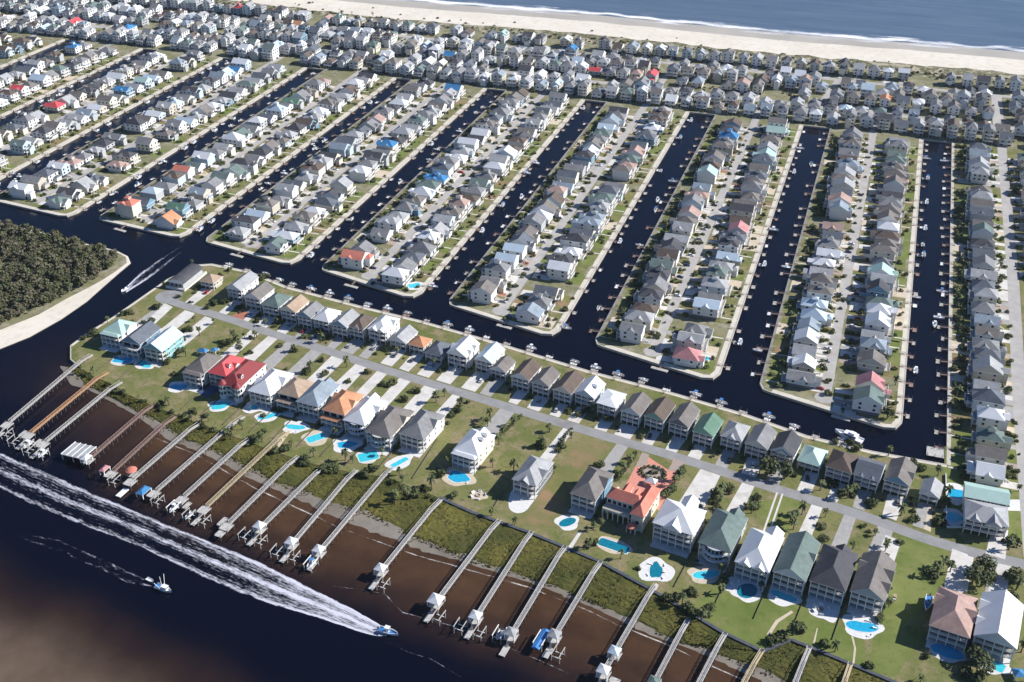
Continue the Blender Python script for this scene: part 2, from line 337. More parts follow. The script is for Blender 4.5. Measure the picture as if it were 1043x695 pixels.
# ------------------------------------------------------------------ the setting: land, water, roads
FR = [41.0, -58.5, -158.5, -255.5, -351.5, -444.5, -541.0, -637.0, -732.0, -829.0, -926.0, -1023.0, -1120.0]   # right bank of every finger
FW = 76.5
CAN_END = 942.0
def tip_right(a): return 512.5 - a * 0.155 if a > -300 else min(512.5 - a * 0.155, 577 + (-444 - a) * 0.02 if a < -440 else 575)
def finger_outline(i):
    R = FR[i]; L = R - FW
    tr = tip_right(R); tl = tip_right(L) + (2 if i < 5 else 4)
    if i >= 5: tl = tr + 6
    return L, R, tl, tr
NORTH = [P(170, 285)] + [P(*q) for q in ((200, 270), (216, 269), (255, 277), (292, 292), (367, 312), (429, 327), (499, 347), (600, 378), (684, 400), (759, 422), (822, 444), (889, 460), (954, 472))]
NORTH[-1] = (64.0, 484.0)
WEST = [P(*q) for q in ((170, 285), (117, 322), (88, 340), (72, 352), (72, 366), (84, 376))]
SOUTH = [P(*q) for q in ((84, 376), (96, 384), (112, 390), (128, 401), (157, 414), (202, 431), (252, 450), (300, 467), (332, 476), (362, 482), (394, 486), (420, 497), (447, 507))]
BULK = [P(*q) for q in ((447, 507), (480, 522), (537, 542), (610, 572), (665, 602), (735, 644), (777, 664), (806, 652), (853, 671), (910, 695))]
BULK += [(110, 318)]
mb = MB()
main = NORTH + [(64, 484), (64, CAN_END), (420, CAN_END), (420, 270)] + BULK[::-1] + SOUTH[::-1][1:] + WEST[::-1][1:-1]
mb.poly([(x, y, 0) for x, y in main], M_LAWN)
for a, b in zip(SOUTH[:-1], SOUTH[1:]): mb.poly([(*a, -1.2), (*b, -1.2), (*b, 0), (*a, 0)], M_MUD)
o = mb.build('front_land'); o['kind'] = 'structure'
mb = MB()
for i in range(len(FR)):
    L, R, tl, tr = finger_outline(i)
    c = 7.0
    mb.poly([(L, CAN_END, 0), (L, tl + c, 0), (L + 2.5, tl + 1.5, 0), (L + c, tl, 0), (R - c - 2, tr + 0.5, 0), (R - 3, tr + 2, 0), (R, tr + c + 2, 0), (R, CAN_END, 0)], M_LOTS)
mb.poly([(-1500, CAN_END, 0), (420, CAN_END, 0), (420, 1112, 0), (-1500, 1112, 0)], M_LOTS)
o = mb.build('canal_land'); o['kind'] = 'structure'
def coast(a, k): return k + 8 * math.sin((a + 250) / 260.0) + 4 * math.sin(a / 70.0)
xs = [-1500 + 8 * k for k in range(242)]
for nm, y0, y1, m0, z0, z1 in (('dunes', 1112, 1138, M_DUNE, 0, 0.6), ('beach', 1138, 1190, M_SAND, 0.6, -0.6), ('wet_sand', 1190, 1232, M_WETSAND, -0.6, -1.6)):
    mb = MB()
    for x0, x1 in zip(xs[:-1], xs[1:]):
        f = lambda x, y: y if y == 1112 else coast(x, y) + (7 * pnoise((x * .045, 3, 0)) + 3 * pnoise((x * .15, 8, 0)) if y == 1138 else (3 * pnoise((x * .03, 5, 0)) if y == 1190 else 0))
        mb.poly([(x0, f(x0, y0), z0), (x1, f(x1, y0), z0), (x1, f(x1, y1), z1), (x0, f(x0, y1), z1)], m0)
    o = mb.build(nm); o['kind'] = 'structure'

# marsh shelf and mudflat between the river-front lots and the river
MUDEDGE = [P(*q, WATER_Z) for q in ((58, 372), (66, 392), (84, 396), (105, 407), (135, 425), (160, 447), (199, 463), (259, 497), (342, 536), (424, 566), (465, 577), (500, 587), (540, 599), (599, 622), (630, 637), (680, 657), (730, 681), (760, 694))] + [(60, 285)]
LANDEDGE = SOUTH + BULK[1:]
def grid_between(name, A, B, n, k, mat, z0, z1, jit, kind='structure', t0=0.0, t1=1.0):
    def at(path, s):
        ds = [0.0]
        for a, b in zip(path[:-1], path[1:]): ds.append(ds[-1] + math.hypot(b[0] - a[0], b[1] - a[1]))
        s *= ds[-1]
        for j in range(len(path) - 1):
            if s <= ds[j + 1] + 1e-6:
                t = (s - ds[j]) / (ds[j + 1] - ds[j] + 1e-9); return (path[j][0] + (path[j + 1][0] - path[j][0]) * t, path[j][1] + (path[j + 1][1] - path[j][1]) * t)
        return path[-1]
    V, F = [], []
    for i in range(n + 1):
        a = at(A, i / n); b = at(B, i / n)
        for j in range(k + 1):
            t = t0 + (t1 - t0) * j / k
            x = a[0] + (b[0] - a[0]) * t; y = a[1] + (b[1] - a[1]) * t
            z = z0 + (z1 - z0) * j / k + jit * pnoise((x * .25, y * .25, 3.0)) * (1 if 0 < j < k else 0)
            V.append((x, y, z))
    for i in range(n):
        for j in range(k):
            a = i * (k + 1) + j; F.append((a, a + 1, a + k + 2, a + k + 1))
    me = bpy.data.meshes.new(name); me.from_pydata(V, [], F); me.materials.append(mat); me.update()
    o = link(name, me); o['kind'] = kind; return o
grid_between('mudflat', LANDEDGE, MUDEDGE, 160, 10, M_MUD, -0.45, -1.42, 0.06)
# marsh grass: a bumpy mat with blade tufts standing in it, ragged towards the mud
MID = []
rg = random.Random(5)
def marsh_frac(a):                                       # how far the grass reaches towards the mud edge
    pts = [(-420, .5), (-370, .55), (-330, .62), (-290, .62), (-240, .68), (-200, .72), (-165, .62), (-135, .70), (-100, .78), (-60, .74), (-20, .72), (60, .72)]
    for (x0, f0), (x1, f1) in zip(pts[:-1], pts[1:]):
        if x0 <= a <= x1: return f0 + (f1 - f0) * (a - x0) / (x1 - x0)
    return 0.6
ng, kg = 220, 22
def path_at(path, s):
    ds = [0.0]
    for a, b in zip(path[:-1], path[1:]): ds.append(ds[-1] + math.hypot(b[0] - a[0], b[1] - a[1]))
    s *= ds[-1]
    for j in range(len(path) - 1):
        if s <= ds[j + 1] + 1e-6:
            t = (s - ds[j]) / (ds[j + 1] - ds[j] + 1e-9); return (path[j][0] + (path[j + 1][0] - path[j][0]) * t, path[j][1] + (path[j + 1][1] - path[j][1]) * t)
    return path[-1]
V, F, FM = [], [], []
for i in range(ng + 1):
    a = path_at(LANDEDGE, i / ng); b = path_at(MUDEDGE, i / ng); fr = marsh_frac(a[0]) + 0.08 * pnoise((a[0] * .06, 7, 1)) + 0.05 * pnoise((a[0] * .3, 2, 1))
    for j in range(kg + 1):
        t = fr * j / kg; x = a[0] + (b[0] - a[0]) * t; y = a[1] + (b[1] - a[1]) * t
        edge = 1 if j < kg else 0
        base = -0.45 - 0.97 * t
        V.append((x, y, base + 0.02 + edge * (0.30 + 0.35 * pnoise((x * .5, y * .5, 0)) + 0.2 * pnoise((x * 1.3, y * 1.3, 5)))))
for i in range(ng):
    for j in range(kg):
        a = i * (kg + 1) + j; F.append((a, a + 1, a + kg + 2, a + kg + 1)); FM.append(0)
tuft = random.Random(9)
for _ in range(16000):
    i = tuft.random(); a = path_at(LANDEDGE, i); b = path_at(MUDEDGE, i); fr = marsh_frac(a[0]) + 0.06
    t = fr * tuft.random() ** 0.9; x = a[0] + (b[0] - a[0]) * t; y = a[1] + (b[1] - a[1]) * t
    if pnoise((x * .08, y * .08, 4)) < -0.25: continue
    z = -0.5 - 0.97 * t; h = 0.5 + tuft.random() * 0.6; w = 0.25 + tuft.random() * 0.4; th = tuft.random() * math.pi
    k = len(V); V += [(x - w * math.cos(th), y - w * math.sin(th), z), (x + w * math.cos(th), y + w * math.sin(th), z), (x + tuft.uniform(-.4, .4), y + tuft.uniform(-.4, .4), z + h)]
    F.append((k, k + 1, k + 2)); FM.append(1)
me = bpy.data.meshes.new('marsh_grass'); me.from_pydata(V, [], F); me.materials.append(M_MARSH); me.materials.append(M_MARSHB)
me.polygons.foreach_set('material_index', FM); me.update()
o = link('marsh_grass', me); o['kind'] = 'stuff'

# water: one sheet; the brown shallows, the sandbar and the green-blue sea are carried by the vertices
DARKLINE = [P(*q, WATER_Z) for q in ((0, 395), (60, 418), (100, 470), (140, 500), (230, 545), (290, 570), (340, 597), (390, 604), (410, 624), (465, 639), (515, 659), (579, 686), (620, 700))] + [(60, 250)]
BAR = [P(*q, WATER_Z) for q in ((-60, 568), (0, 604), (70, 630), (130, 660), (190, 692), (250, 728), (300, 768))]
gx = [-6000, -3000, -1800] + [-1500 + 60 * k for k in range(15)] + [-600 + 5 * k for k in range(151)] + [200, 420, 1000, 3000, 6000]
gy = [-3000, -500, 0, 120] + [180 + 4 * k for k in range(90)] + [560, 620, 760, 942, 1195] + [1200 + 10 * k for k in range(12)] + [1500, 3000, 9000]
V, F, T = [], [], []
for y in gy:
    for x in gx:
        V.append((x, y, WATER_Z))
        r_ = g_ = b_ = 0.0
        if -620 < x < 260 and 100 < y < 540:
            d, s = dist_poly(x, y, DARKLINE); wob = 3.5 * pnoise((x * .05, y * .05, 2))
            sd_ = d * s + wob                                   # positive on the land side
            r_ = sstep(-20, 14, sd_) if s > 0 or d < 26 else 0.0
            dm = dist_poly(x, y, MUDEDGE)[0]; r_ *= 0.55 + 0.75 * math.exp(-dm / 14.0) + 0.30 * pnoise((x * .03 + y * .01, y * .12, 5))
            if x < -330: r_ *= sstep(-450, -330, x) * 0.55 + 0.05
            if y > 440: r_ *= sstep(470, 440, y)
            d, s = dist_poly(x, y, BAR); sd_ = -d * s + 5 * pnoise((x * .03, y * .03, 8))
            g_ = sstep(-4, 34, sd_) if s < 0 or d < 8 else 0.0
            r_ = min(1.0, max(0.0, r_, sstep(-22, 8, sd_) * 0.42))
        if y > 1190: b_ = 1.0
        T += [r_, g_, b_, 1.0]
nx = len(gx)
for j in range(len(gy) - 1):
    for i in range(nx - 1):
        a = j * nx + i; F.append((a, a + 1, a + nx + 1, a + nx))
me = bpy.data.meshes.new('water'); me.from_pydata(V, [], F); me.materials.append(MATS['water'])
ca = me.color_attributes.new('tint', 'FLOAT_COLOR', 'POINT'); ca.data.foreach_set('color', T); me.update()
o = link('water', me); o['kind'] = 'structure'

def foam_sheet(name, A, B, n, k, prof, mat, z, kind='stuff', stretch=0.32, keep=True):
    """a grid between two edges; prof(s, t) is how much of it froth covers"""
    V, F, C, FL = [], [], [], []
    la = sum(math.dist(p_, q_) for p_, q_ in zip(A[:-1], A[1:]))
    for i in range(n + 1):
        a = path_at(A, i / n); b = path_at(B, i / n)
        for j in range(k + 1):
            t = j / k; V.append((a[0] + (b[0] - a[0]) * t, a[1] + (b[1] - a[1]) * t, z)); C.append(max(0.0, prof(i / n, t))); FL += [la * i / n * stretch, math.dist(a, b) * t if keep else t * 30.0, z * 3]
    for i in range(n):
        for j in range(k):
            a = i * (k + 1) + j; F.append((a, a + k + 1, a + k + 2, a + 1))
    me = bpy.data.meshes.new(name); me.from_pydata(V, [], F); me.materials.append(mat)
    at_ = me.attributes.new('cover', 'FLOAT', 'POINT'); at_.data.foreach_set('value', C)
    at_ = me.attributes.new('flow', 'FLOAT_VECTOR', 'POINT'); at_.data.foreach_set('vector', FL); me.update()
    o = link(name, me); o['kind'] = kind; return o
def bell(t, c, w): return math.exp(-((t - c) / w) ** 2)
def foam_line(name, path, w, cover, mat, z, step=2.0):
    path = dense(path, step); A, B = strip_pts(path, -w, w)
    return foam_sheet(name, A, B, len(path) - 1, 6, lambda s, t: cover * bell(t, .5, .3) * (0.75 + 0.8 * pnoise((s * 14, 3.1, 0))), mat, z)
up = smooth([P(*q, WATER_Z) for q in ((-30, 447), (0, 460), (62, 487), (140, 521), (207, 548), (259, 569), (314, 597), (350, 615), (380, 631), (396, 643))], 2)
lo = smooth([P(*q, WATER_Z) for q in ((-30, 486), (0, 499), (45, 521), (125, 552), (150, 562), (220, 596), (280, 619), (312, 626), (379, 649), (394, 648))], 2)
def wake_cover(s, t):
    t0 = t
    wob = 0.03 * pnoise((s * 40, 1.7, 0)) + 0.02 * pnoise((s * 130, 5.7, 0))
    t = t + wob; near = sstep(0.55, 0.98, s)
    e = 0.52 * bell(t, .07, .055) + 0.46 * bell(t, .50, .075) + 0.46 * bell(t, .92, .05) + 0.24
    e += 0.14 * bell(t, .17, .08) + 0.30 * near
    e -= 0.12 * bell(t, .33, .08) * (1 - near) + 0.22 * bell(t, .74, .09) * (1 - near)
    e += 0.10 * (math.sin(t * 75 + 3 * pnoise((s * 6, 0, 0))) * (1 - near)) + 0.06 * math.sin(t * 160)
    return e * sstep(-.01, .08, t) * sstep(1.01, .92, t) * sstep(0, .04, t0) * sstep(1, .96, t0) * (0.8 + 0.2 * near) * (0.85 + 0.15 * sstep(0, .3, s))
foam_sheet('speedboat_wake', up, lo, 420, 60, wake_cover, M_FOAM, WATER_Z + 0.06, keep=False)
sl_ = [P(*q, WATER_Z) for q in ((160, 596), (110, 572), (60, 550), (0, 538))]; su_ = [P(*q, WATER_Z) for q in ((162, 599), (130, 594), (70, 566), (0, 541))]
foam_sheet('fishing_boat_wake', sl_, su_, 120, 12, lambda s, t: (0.34 * (bell(t, .1, .12) + bell(t, .9, .14)) + .10) * (.75 - .6 * s), M_FOAM, WATER_Z + 0.05)
c1 = [P(*q, WATER_Z) for q in ((126, 295), (142, 279), (160, 266), (184, 251))]; c2 = [P(*q, WATER_Z) for q in ((129, 298), (150, 285), (167, 272), (186, 256))]
foam_sheet('skiff_wake', c1, c2, 90, 14, lambda s, t: (0.62 * (bell(t, .12, .12) + bell(t, .88, .12)) + 0.30 * bell(s, 0, .3) + .12) * (1.0 - .8 * s), M_FOAM, WATER_Z + 0.05)
foam_line('tide_line', MUDEDGE[5:-1], 0.6, 0.58, M_FOAMT, WATER_Z + 0.03)
foam_line('drift_line', [P(*q, WATER_Z) for q in ((340, 597), (360, 600), (392, 605), (410, 624), (440, 632), (465, 639), (490, 648), (515, 659), (548, 672), (579, 686))], 0.45, 0.40, M_FOAM, WATER_Z + 0.04)
foam_line('bow_drift_line', [P(*q, WATER_Z) for q in ((396, 655), (415, 664), (440, 672), (470, 690))], 0.4, 0.34, M_FOAM, WATER_Z + 0.04)
xa = list(range(-1000, 300, 10))
A = [(x, coast(x, 1200)) for x in xa]; B = [(x, coast(x, 1244)) for x in xa]
foam_sheet('surf', A, B, 400, 16, lambda s, t: (0.75 * bell(t, .56 + .14 * pnoise((s * 40, 0, 0)), .15) + 0.5 * bell(t, .26 + .1 * pnoise((s * 60, 4, 0)), .09) * (0.6 + pnoise((s * 18, 9, 0))) + 0.5 * bell(t, .84 + .06 * pnoise((s * 50, 6, 0)), .05) * (0.3 + 1.4 * pnoise((s * 16, 2, 0)))), M_FOAMS, WATER_Z + 0.25)

# the wooded islet with its sand shore
ISL = [(-470, 620)] 
isle_sh = [P(*q) for q in ((-60, 217), (0, 226), (40, 235), (82, 246), (118, 254), (130, 260), (133, 267), (122, 276), (106, 290), (88, 306), (62, 324), (30, 342), (0, 354), (-60, 372))]
mb = MB(); mb.poly([(x, y, -0.9) for x, y in isle_sh], M_SAND)
for a, b in zip(isle_sh[:-1], isle_sh[1:]):
    mb.poly([(a[0], a[1], -0.9), (b[0], b[1], -0.9), (b[0], b[1], -2), (a[0], a[1], -2)], M_MUD)
o = mb.build('islet_shore'); o['kind'] = 'structure'
isle_in = [P(*q) for q in ((-60, 218), (0, 227), (40, 236), (82, 247), (117, 255), (128, 261), (129, 267), (117, 276), (103, 285), (92, 291), (70, 302), (40, 319), (0, 335), (-60, 351))]
o = sheet('islet_ground', isle_in, -0.7, M_LOTS)
# ground between the main lots: mown lawn, dry lots, gardens
def rot2(x, y, r): return (x * math.cos(r) - y * math.sin(r), x * math.sin(r) + y * math.cos(r))
def patch(name, pts, z, mat): return sheet(name, [P(*q) for q in pts], z, mat)
patch('lawn', [(905, 560), (924, 543), (966, 560), (958, 598), (921, 640), (936, 655), (912, 690), (884, 684)], 0.006, M_GREEN)
patch('lawn', [(732, 596), (770, 606), (812, 612), (834, 630), (880, 648), (882, 680), (856, 670), (806, 650), (776, 661), (738, 643), (700, 620)], 0.006, M_GREEN)
patch('lawn', [(770, 512), (800, 506), (818, 512), (800, 545), (780, 535)], 0.006, M_GREEN)
patch('lawn', [(962, 455), (1060, 460), (1060, 556), (1000, 545), (962, 540)], 0.006, M_GREEN)
patch('dry_lot', [(593, 444), (620, 454), (558, 541), (526, 533), (560, 490)], 0.006, M_TANLOT)

# roads
mb = MB(); road_path = smooth([P(*q) for q in ((165, 303), (180, 309), (196, 314), (234, 325), (277, 340), (327, 355), (380, 373), (439, 391), (499, 409), (604, 441), (692, 466), (783, 496), (882, 526), (942, 549), (995, 564), (1044, 575), (1110, 592))], 2)
ribbon(mb, road_path, -3.4, 3.4, 0.012, M_ROAD)
c0 = P(172, 302); mb.poly([(c0[0] + 8.5 * math.cos(t * math.pi / 10), c0[1] + 8.5 * math.sin(t * math.pi / 10), 0.016) for t in range(20)], M_ROAD)
o = mb.build('front_street'); o['kind'] = 'structure'
for i in range(len(FR)):
    L, R, tl, tr = finger_outline(i); xc = R - 41.0
    mb = MB(); ribbon(mb, [(xc, tr + 16), (xc, 700), (xc, 988)], -3.1, 3.1, 0.014, M_ROAD2)
    mb.poly([(xc + 5.5 * math.cos(t * math.pi / 8), tr + 18 + 5.5 * math.sin(t * math.pi / 8), 0.018) for t in range(16)], M_ROAD2)
    o = mb.build('finger_road'); o['kind'] = 'structure'
for nm, pth, w in (('second_street', [(-1400, 993), (420, 993)], 4.0), ('beach_road', [(-1400, 1069), (-600, 1069), (-200, 1073), (420, 1082)], 3.6),
                   ('cross_road', [(-200, 997), (-198, 1069)], 3.2), ('cross_road', [(102, 997), (102, 1078)], 4.5), ('cross_road', [(-488, 997), (-488, 1065)], 3.2), ('cross_road', [(-50, 1000), (-40, 1075)], 3.0), ('cross_road', [(-680, 997), (-680, 1065)], 3.2),
                   ('side_street', [(103, 989), (103, 700), (101, 560), (101, 425)], 3.6)):
    mb = MB(); ribbon(mb, pth, -w, w, 0.018 if 'cross' in nm or 'side' in nm else 0.022, M_ROAD2); o = mb.build(nm); o['kind'] = 'structure'
for i in range(4):
    pass

# seawalls
FING = ['first', 'second', 'third', 'fourth', 'fifth', 'sixth', 'seventh', 'eighth', 'ninth', 'tenth', 'eleventh', 'twelfth', 'thirteenth']
for i in range(len(FR)):
    L, R, tl, tr = finger_outline(i); c = 7.0
    pth = [(L, CAN_END), (L, tl + c), (L + 2.5, tl + 1.5), (L + c, tl), (R - c - 2, tr + 0.5), (R - 3, tr + 2), (R, tr + c + 2), (R, CAN_END)]
    t = thing('seawall', f'pale concrete seawall around the tip and banks of the {FING[i]} finger from right', 'seawall')
    mb = MB()
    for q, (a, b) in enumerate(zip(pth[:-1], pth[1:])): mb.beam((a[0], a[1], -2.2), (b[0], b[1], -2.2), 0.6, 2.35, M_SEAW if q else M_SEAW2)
    mb.build('wall_panel', t)
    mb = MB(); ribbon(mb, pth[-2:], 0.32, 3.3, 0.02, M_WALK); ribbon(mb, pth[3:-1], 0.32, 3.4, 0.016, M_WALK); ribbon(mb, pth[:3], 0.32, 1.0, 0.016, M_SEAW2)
    mb.build('walkway', t)
t = thing('seawall', 'pale concrete seawall along the canal side of the front street houses', 'seawall'); mb = MB()
for a, b in zip(NORTH[:-1], NORTH[1:]): mb.beam((a[0], a[1], -2.2), (b[0], b[1], -2.2), 0.6, 2.35, M_SEAW)
mb.build('wall_panel', t); mb = MB(); ribbon(mb, NORTH[1:], -2.2, -0.3, 0.02, M_WALK); mb.build('walkway', t)
t = thing('seawall', 'seawall along the rightmost canal beside the rightmost strip of houses', 'seawall'); mb = MB()
mb.beam((64, 484, -2.2), (64, CAN_END, -2.2), 0.6, 2.35, M_SEAW); mb.build('wall_panel', t)
mb = MB(); ribbon(mb, [(64, 484), (64, CAN_END)], -1.8, -0.32, 0.02, M_SEAW); mb.build('walkway', t)
t = thing('seawall', 'low seawall beside the channel below the islet', 'seawall'); mb = MB()
for a, b in zip(WEST[:-1], WEST[1:]): mb.beam((a[0], a[1], -2.2), (b[0], b[1], -2.2), 0.6, 2.3, M_SEAW)
mb.build('wall_panel', t); mb = MB(); ribbon(mb, WEST[:4], 0.3, 1.6, 0.02, M_WALK); mb.build('walkway', t)
t = thing('bulkhead', 'dark timber bulkhead between the riverfront lawns and the marsh', 'bulkhead'); mb = MB()
for a, b in zip(BULK[:-1], BULK[1:]): mb.beam((a[0], a[1], -1.6), (b[0], b[1], -1.6), 0.9, 1.9, M_DARKTIM)
mb.build('wall_panel', t); mb = MB()
for a, b in zip(BULK[:-1], BULK[1:]): mb.beam((a[0], a[1], 0.3), (b[0], b[1], 0.3), 1.5, 0.12, M_DARKTIM)
mb.build('cap_rail', t)
for a_end in range(len(FR)):                             # walls across the heads of the canals
    x0 = FR[a_end]; x1 = 64.0 if a_end == 0 else FR[a_end - 1] - FW
    o = MB(); o.box(x0 + 0.3, x1 - 0.3, CAN_END - 0.3, CAN_END + 0.3, -2.2, 0.15, M_SEAW); o = o.build('seawall')
    tag(o, f'short seawall across the ocean end of the {FING[a_end]} canal from right', 'seawall')
# ------------------------------------------------------------------ houses
def roof(mb, x0, x1, y0, y1, z, h, mat, kind='hip', axis='y', gable=None, th=0.28):
    k = len(mb.v); i = mb.mi(mat); tr = mb.mi(M_TRIM); gi = mb.mi(gable or mat)
    mb.v += [(x0, y0, z - th), (x1, y0, z - th), (x1, y1, z - th), (x0, y1, z - th), (x0, y0, z), (x1, y0, z), (x1, y1, z), (x0, y1, z)]
    xm, ym = (x0 + x1) / 2, (y0 + y1) / 2
    def face(q, m): mb.f.append(tuple(k + x for x in q)); mb.m.append(m)
    face((0, 3, 2, 1), tr)
    for q in ((0, 1, 5, 4), (1, 2, 6, 5), (2, 3, 7, 6), (3, 0, 4, 7)): face(q, tr)
    if axis == 'y':
        ins = min((x1 - x0) / 2, (y1 - y0) / 2 - 0.1) if kind == 'hip' else 0.0
        mb.v += [(xm, y0 + ins, z + h), (xm, y1 - ins, z + h)]
        face((4, 5, 8), i if kind == 'hip' else gi); face((6, 7, 9), i if kind == 'hip' else gi)
        face((5, 6, 9, 8), i); face((7, 4, 8, 9), i)
    else:
        ins = min((y1 - y0) / 2, (x1 - x0) / 2 - 0.1) if kind == 'hip' else 0.0
        mb.v += [(x0 + ins, ym, z + h), (x1 - ins, ym, z + h)]
        face((7, 4, 8), i if kind == 'hip' else gi); face((5, 6, 9), i if kind == 'hip' else gi)
        face((4, 5, 9, 8), i); face((6, 7, 8, 9), i)
def rail(mb, a, b, mat=None, h=1.0):
    mat = mat or M_TRIM
    mb.beam((a[0], a[1], a[2] + h - .1), (b[0], b[1], b[2] + h - .1), .12, .1, mat)
    mb.beam((a[0], a[1], a[2] + .15), (b[0], b[1], b[2] + .15), .08, .08, mat)
    n = max(2, int(math.dist(a, b) / 0.32))
    for q in range(n + 1):
        x = a[0] + (b[0] - a[0]) * q / n; y = a[1] + (b[1] - a[1]) * q / n; z = a[2] + (b[2] - a[2]) * q / n
        mb.box(x - .055, x + .055, y - .055, y + .055, z + .1, z + h - .1, mat)
def window_mesh(w, h, name):
    mb = MB(); mb.box(-w / 2, w / 2, -.10, 0.02, -h / 2, h / 2, M_TRIM)
    mb.box(-w / 2 + .14, w / 2 - .14, -.14, -.11, -h / 2 + .14, h / 2 - .14, M_GLASS); return mb.mesh(name)
WIN = {'s': window_mesh(1.1, 1.5, 'window_small'), 'm': window_mesh(1.7, 1.7, 'window_wide'), 'd': window_mesh(2.3, 2.2, 'glass_door')}
_gd = MB(); _gd.box(-1.35, 1.35, -.09, .02, 0, 2.2, M_GDOOR)
for q in (.55, 1.1, 1.65): _gd.box(-1.3, 1.3, -.12, -.095, q - .03, q + .03, M_TRIM)
GARAGE = _gd.mesh('garage_door')
_ps = MB(); _ps.box(-.18, .18, -.18, .18, 0, 1, M_TRIM); POST = _ps.mesh('porch_post')
def place_window(root, kind, x, y, z, side):
    o = link('window' if kind != 'd' else 'glass_door', WIN[kind], root, (x, y, z), {'-y': 0, '+x': math.pi / 2, '-x': -math.pi / 2, '+y': math.pi}[side]); return o

def big_house(name, label, cat, group, a, b, rot, w, d, floors=2, kind='hip', axis='y', rc='grey', wc='white', porch=3.2, decks=None, h=None, gables=(), dormers=(), side='+x',
              garage='+y', stair=False, fh=3.0, gh=2.7, turret=None, bow=False, lower=None, sunk=True):
    """a stilt house of the river front or the front street: local -y looks to the river, +y away from it"""
    R = thing(name, label, cat, (a, b, 0), rot, group)
    rm, wm = ROOF[rc], WALL[wc]
    eave = gh + floors * fh; y0, y1 = -d / 2, d / 2; yb = y0 + porch; x0, x1 = -w / 2, w / 2
    mb = MB()
    mb.box(x0 + .5, x1 - .5, yb + .5, y1 - .4, -0.2, gh, wm)
    mb.box(x0, x1, yb, y1, gh, eave - .02, wm)
    for q in range(floors):
        z = gh + q * fh
        mb.box(x0 - .05, x1 + .05, yb - .05, y1 + .05, z - .14, z + .14, M_TRIM)
    for (x, y) in ((x0, yb), (x1, yb), (x0, y1), (x1, y1)): mb.box(x - .09, x + .09, y - .09, y + .09, gh + .15, eave - .3, M_TRIM)
    nb = max(2, int(w / 4))
    for q in range(nb):                                     # dark panels under the house, the openings' shade put into their colour
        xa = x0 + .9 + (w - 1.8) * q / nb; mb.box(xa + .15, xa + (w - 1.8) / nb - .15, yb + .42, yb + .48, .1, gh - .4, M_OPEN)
    if bow:
        mb.lathe(0, yb, [(w * .36, gh), (w * .36, eave - .4)], 20, wm)
        for q in range(floors):
            for e in range(9):
                th = -math.pi * (.06 + .88 * e / 8); c_, s_ = math.cos(th), math.sin(th); rb = w * .36 + .05; u_ = .62
                pa, pb = (rb * c_ - u_ * s_, yb + rb * s_ + u_ * c_), (rb * c_ + u_ * s_, yb + rb * s_ - u_ * c_)
                zz = gh + q * fh; mb.poly([(*pb, zz + .5), (*pa, zz + .5), (*pa, zz + 2.4), (*pb, zz + 2.4)], M_GLASS)
            mb.lathe(0, yb, [(w * .36 + 1.1, gh + q * fh - .3), (w * .36 + 1.1, gh + q * fh), (w * .36, gh + q * fh + .01)], 20, M_TRIM)
    mb.build('wall', R)
    ov = 0.55; ry0 = (y0 if porch and (decks is None) else yb) - ov
    h = h or (w / 2 + ov) * 0.64
    mb = MB()
    if axis == 'y': roof(mb, x0 - ov, x1 + ov, ry0, y1 + ov, eave, h, rm, kind, 'y', wm)
    else: roof(mb, x0 - ov, x1 + ov, ry0, y1 + ov, eave, h, rm, kind, 'x', wm)
    rf = mb.build('roof', R)
    for (sd_, pos, gw, out) in gables:                       # cross gables: which side, where along it, how wide, how far out
        g = MB(); gh_ = min(gw * .36, h - .15)
        if sd_ in ('+x', '-x'):
            xe = x1 + ov + out if sd_ == '+x' else x0 - ov - out
            roof(g, min(0, xe), max(0, xe), pos - gw / 2, pos + gw / 2, eave + .04, gh_, rm, 'gable', 'x', wm)
            if out > .3: g.box(min(xe - (.4 if sd_ == '+x' else -.4), x1 - .2 if sd_ == '+x' else x0 + .2), max(xe - (.4 if sd_ == '+x' else -.4), x1 - .2 if sd_ == '+x' else x0 + .2), pos - gw / 2 + .3, pos + gw / 2 - .3, .1, eave - .25, wm)
        else:
            ye = ry0 - out if sd_ == '-y' else y1 + ov + out
            roof(g, pos - gw / 2, pos + gw / 2, min(ye, 0), max(ye, 0), eave + .04, gh_, rm, 'gable', 'y', wm)
            if out > .3 and sd_ == '+y': g.box(pos - gw / 2 + .3, pos + gw / 2 - .3, y1 - .2, ye - .4, .1, eave - .25, wm)
        g.build('gable', rf)
    for (x, y, sd_) in dormers:
        g = MB(); zb = eave + h * (1 - (abs(x) + 1.4) / (w / 2 + ov)) ; dx = 1.0 if x > 0 else -1.0
        xa, xb = sorted((x - dx * .9, x + dx * 1.4)); g.box(xa, xb, y - 1.0, y + 1.0, zb, zb + 1.7, wm)
        roof(g, xa - .15, xb + .15, y - 1.25, y + 1.25, zb + 1.72, .75, rm, 'gable', 'x', wm, .1)
        g.box(xb + .01 if dx > 0 else xa - .05, xb + .05 if dx > 0 else xa - .01, y - .5, y + .5, zb + .5, zb + 1.4, M_GLASS)
        g.build('dormer', rf)
    if turret:
        for (tx, ty, tr_) in turret:
            t_ = MB(); t_.lathe(tx, ty, [(tr_, 0), (tr_, eave + .5)], 12, wm)
            for q in range(floors):
                for e in range(6):
                    th = -math.pi + e * math.pi / 5; cx, cy = tx + (tr_ + .03) * math.cos(th), ty + (tr_ + .03) * math.sin(th)
                    t_.box(cx - .35, cx + .35, cy - .35, cy + .35, gh + q * fh + .7, gh + q * fh + 2.2, M_GLASS)
            t_.build('turret', R); t_ = MB(); t_.lathe(tx, ty, [(tr_ + .5, eave + .4), (tr_ + .5, eave + .6), (.05, eave + 2.8)], 12, rm); t_.build('turret_roof', R)
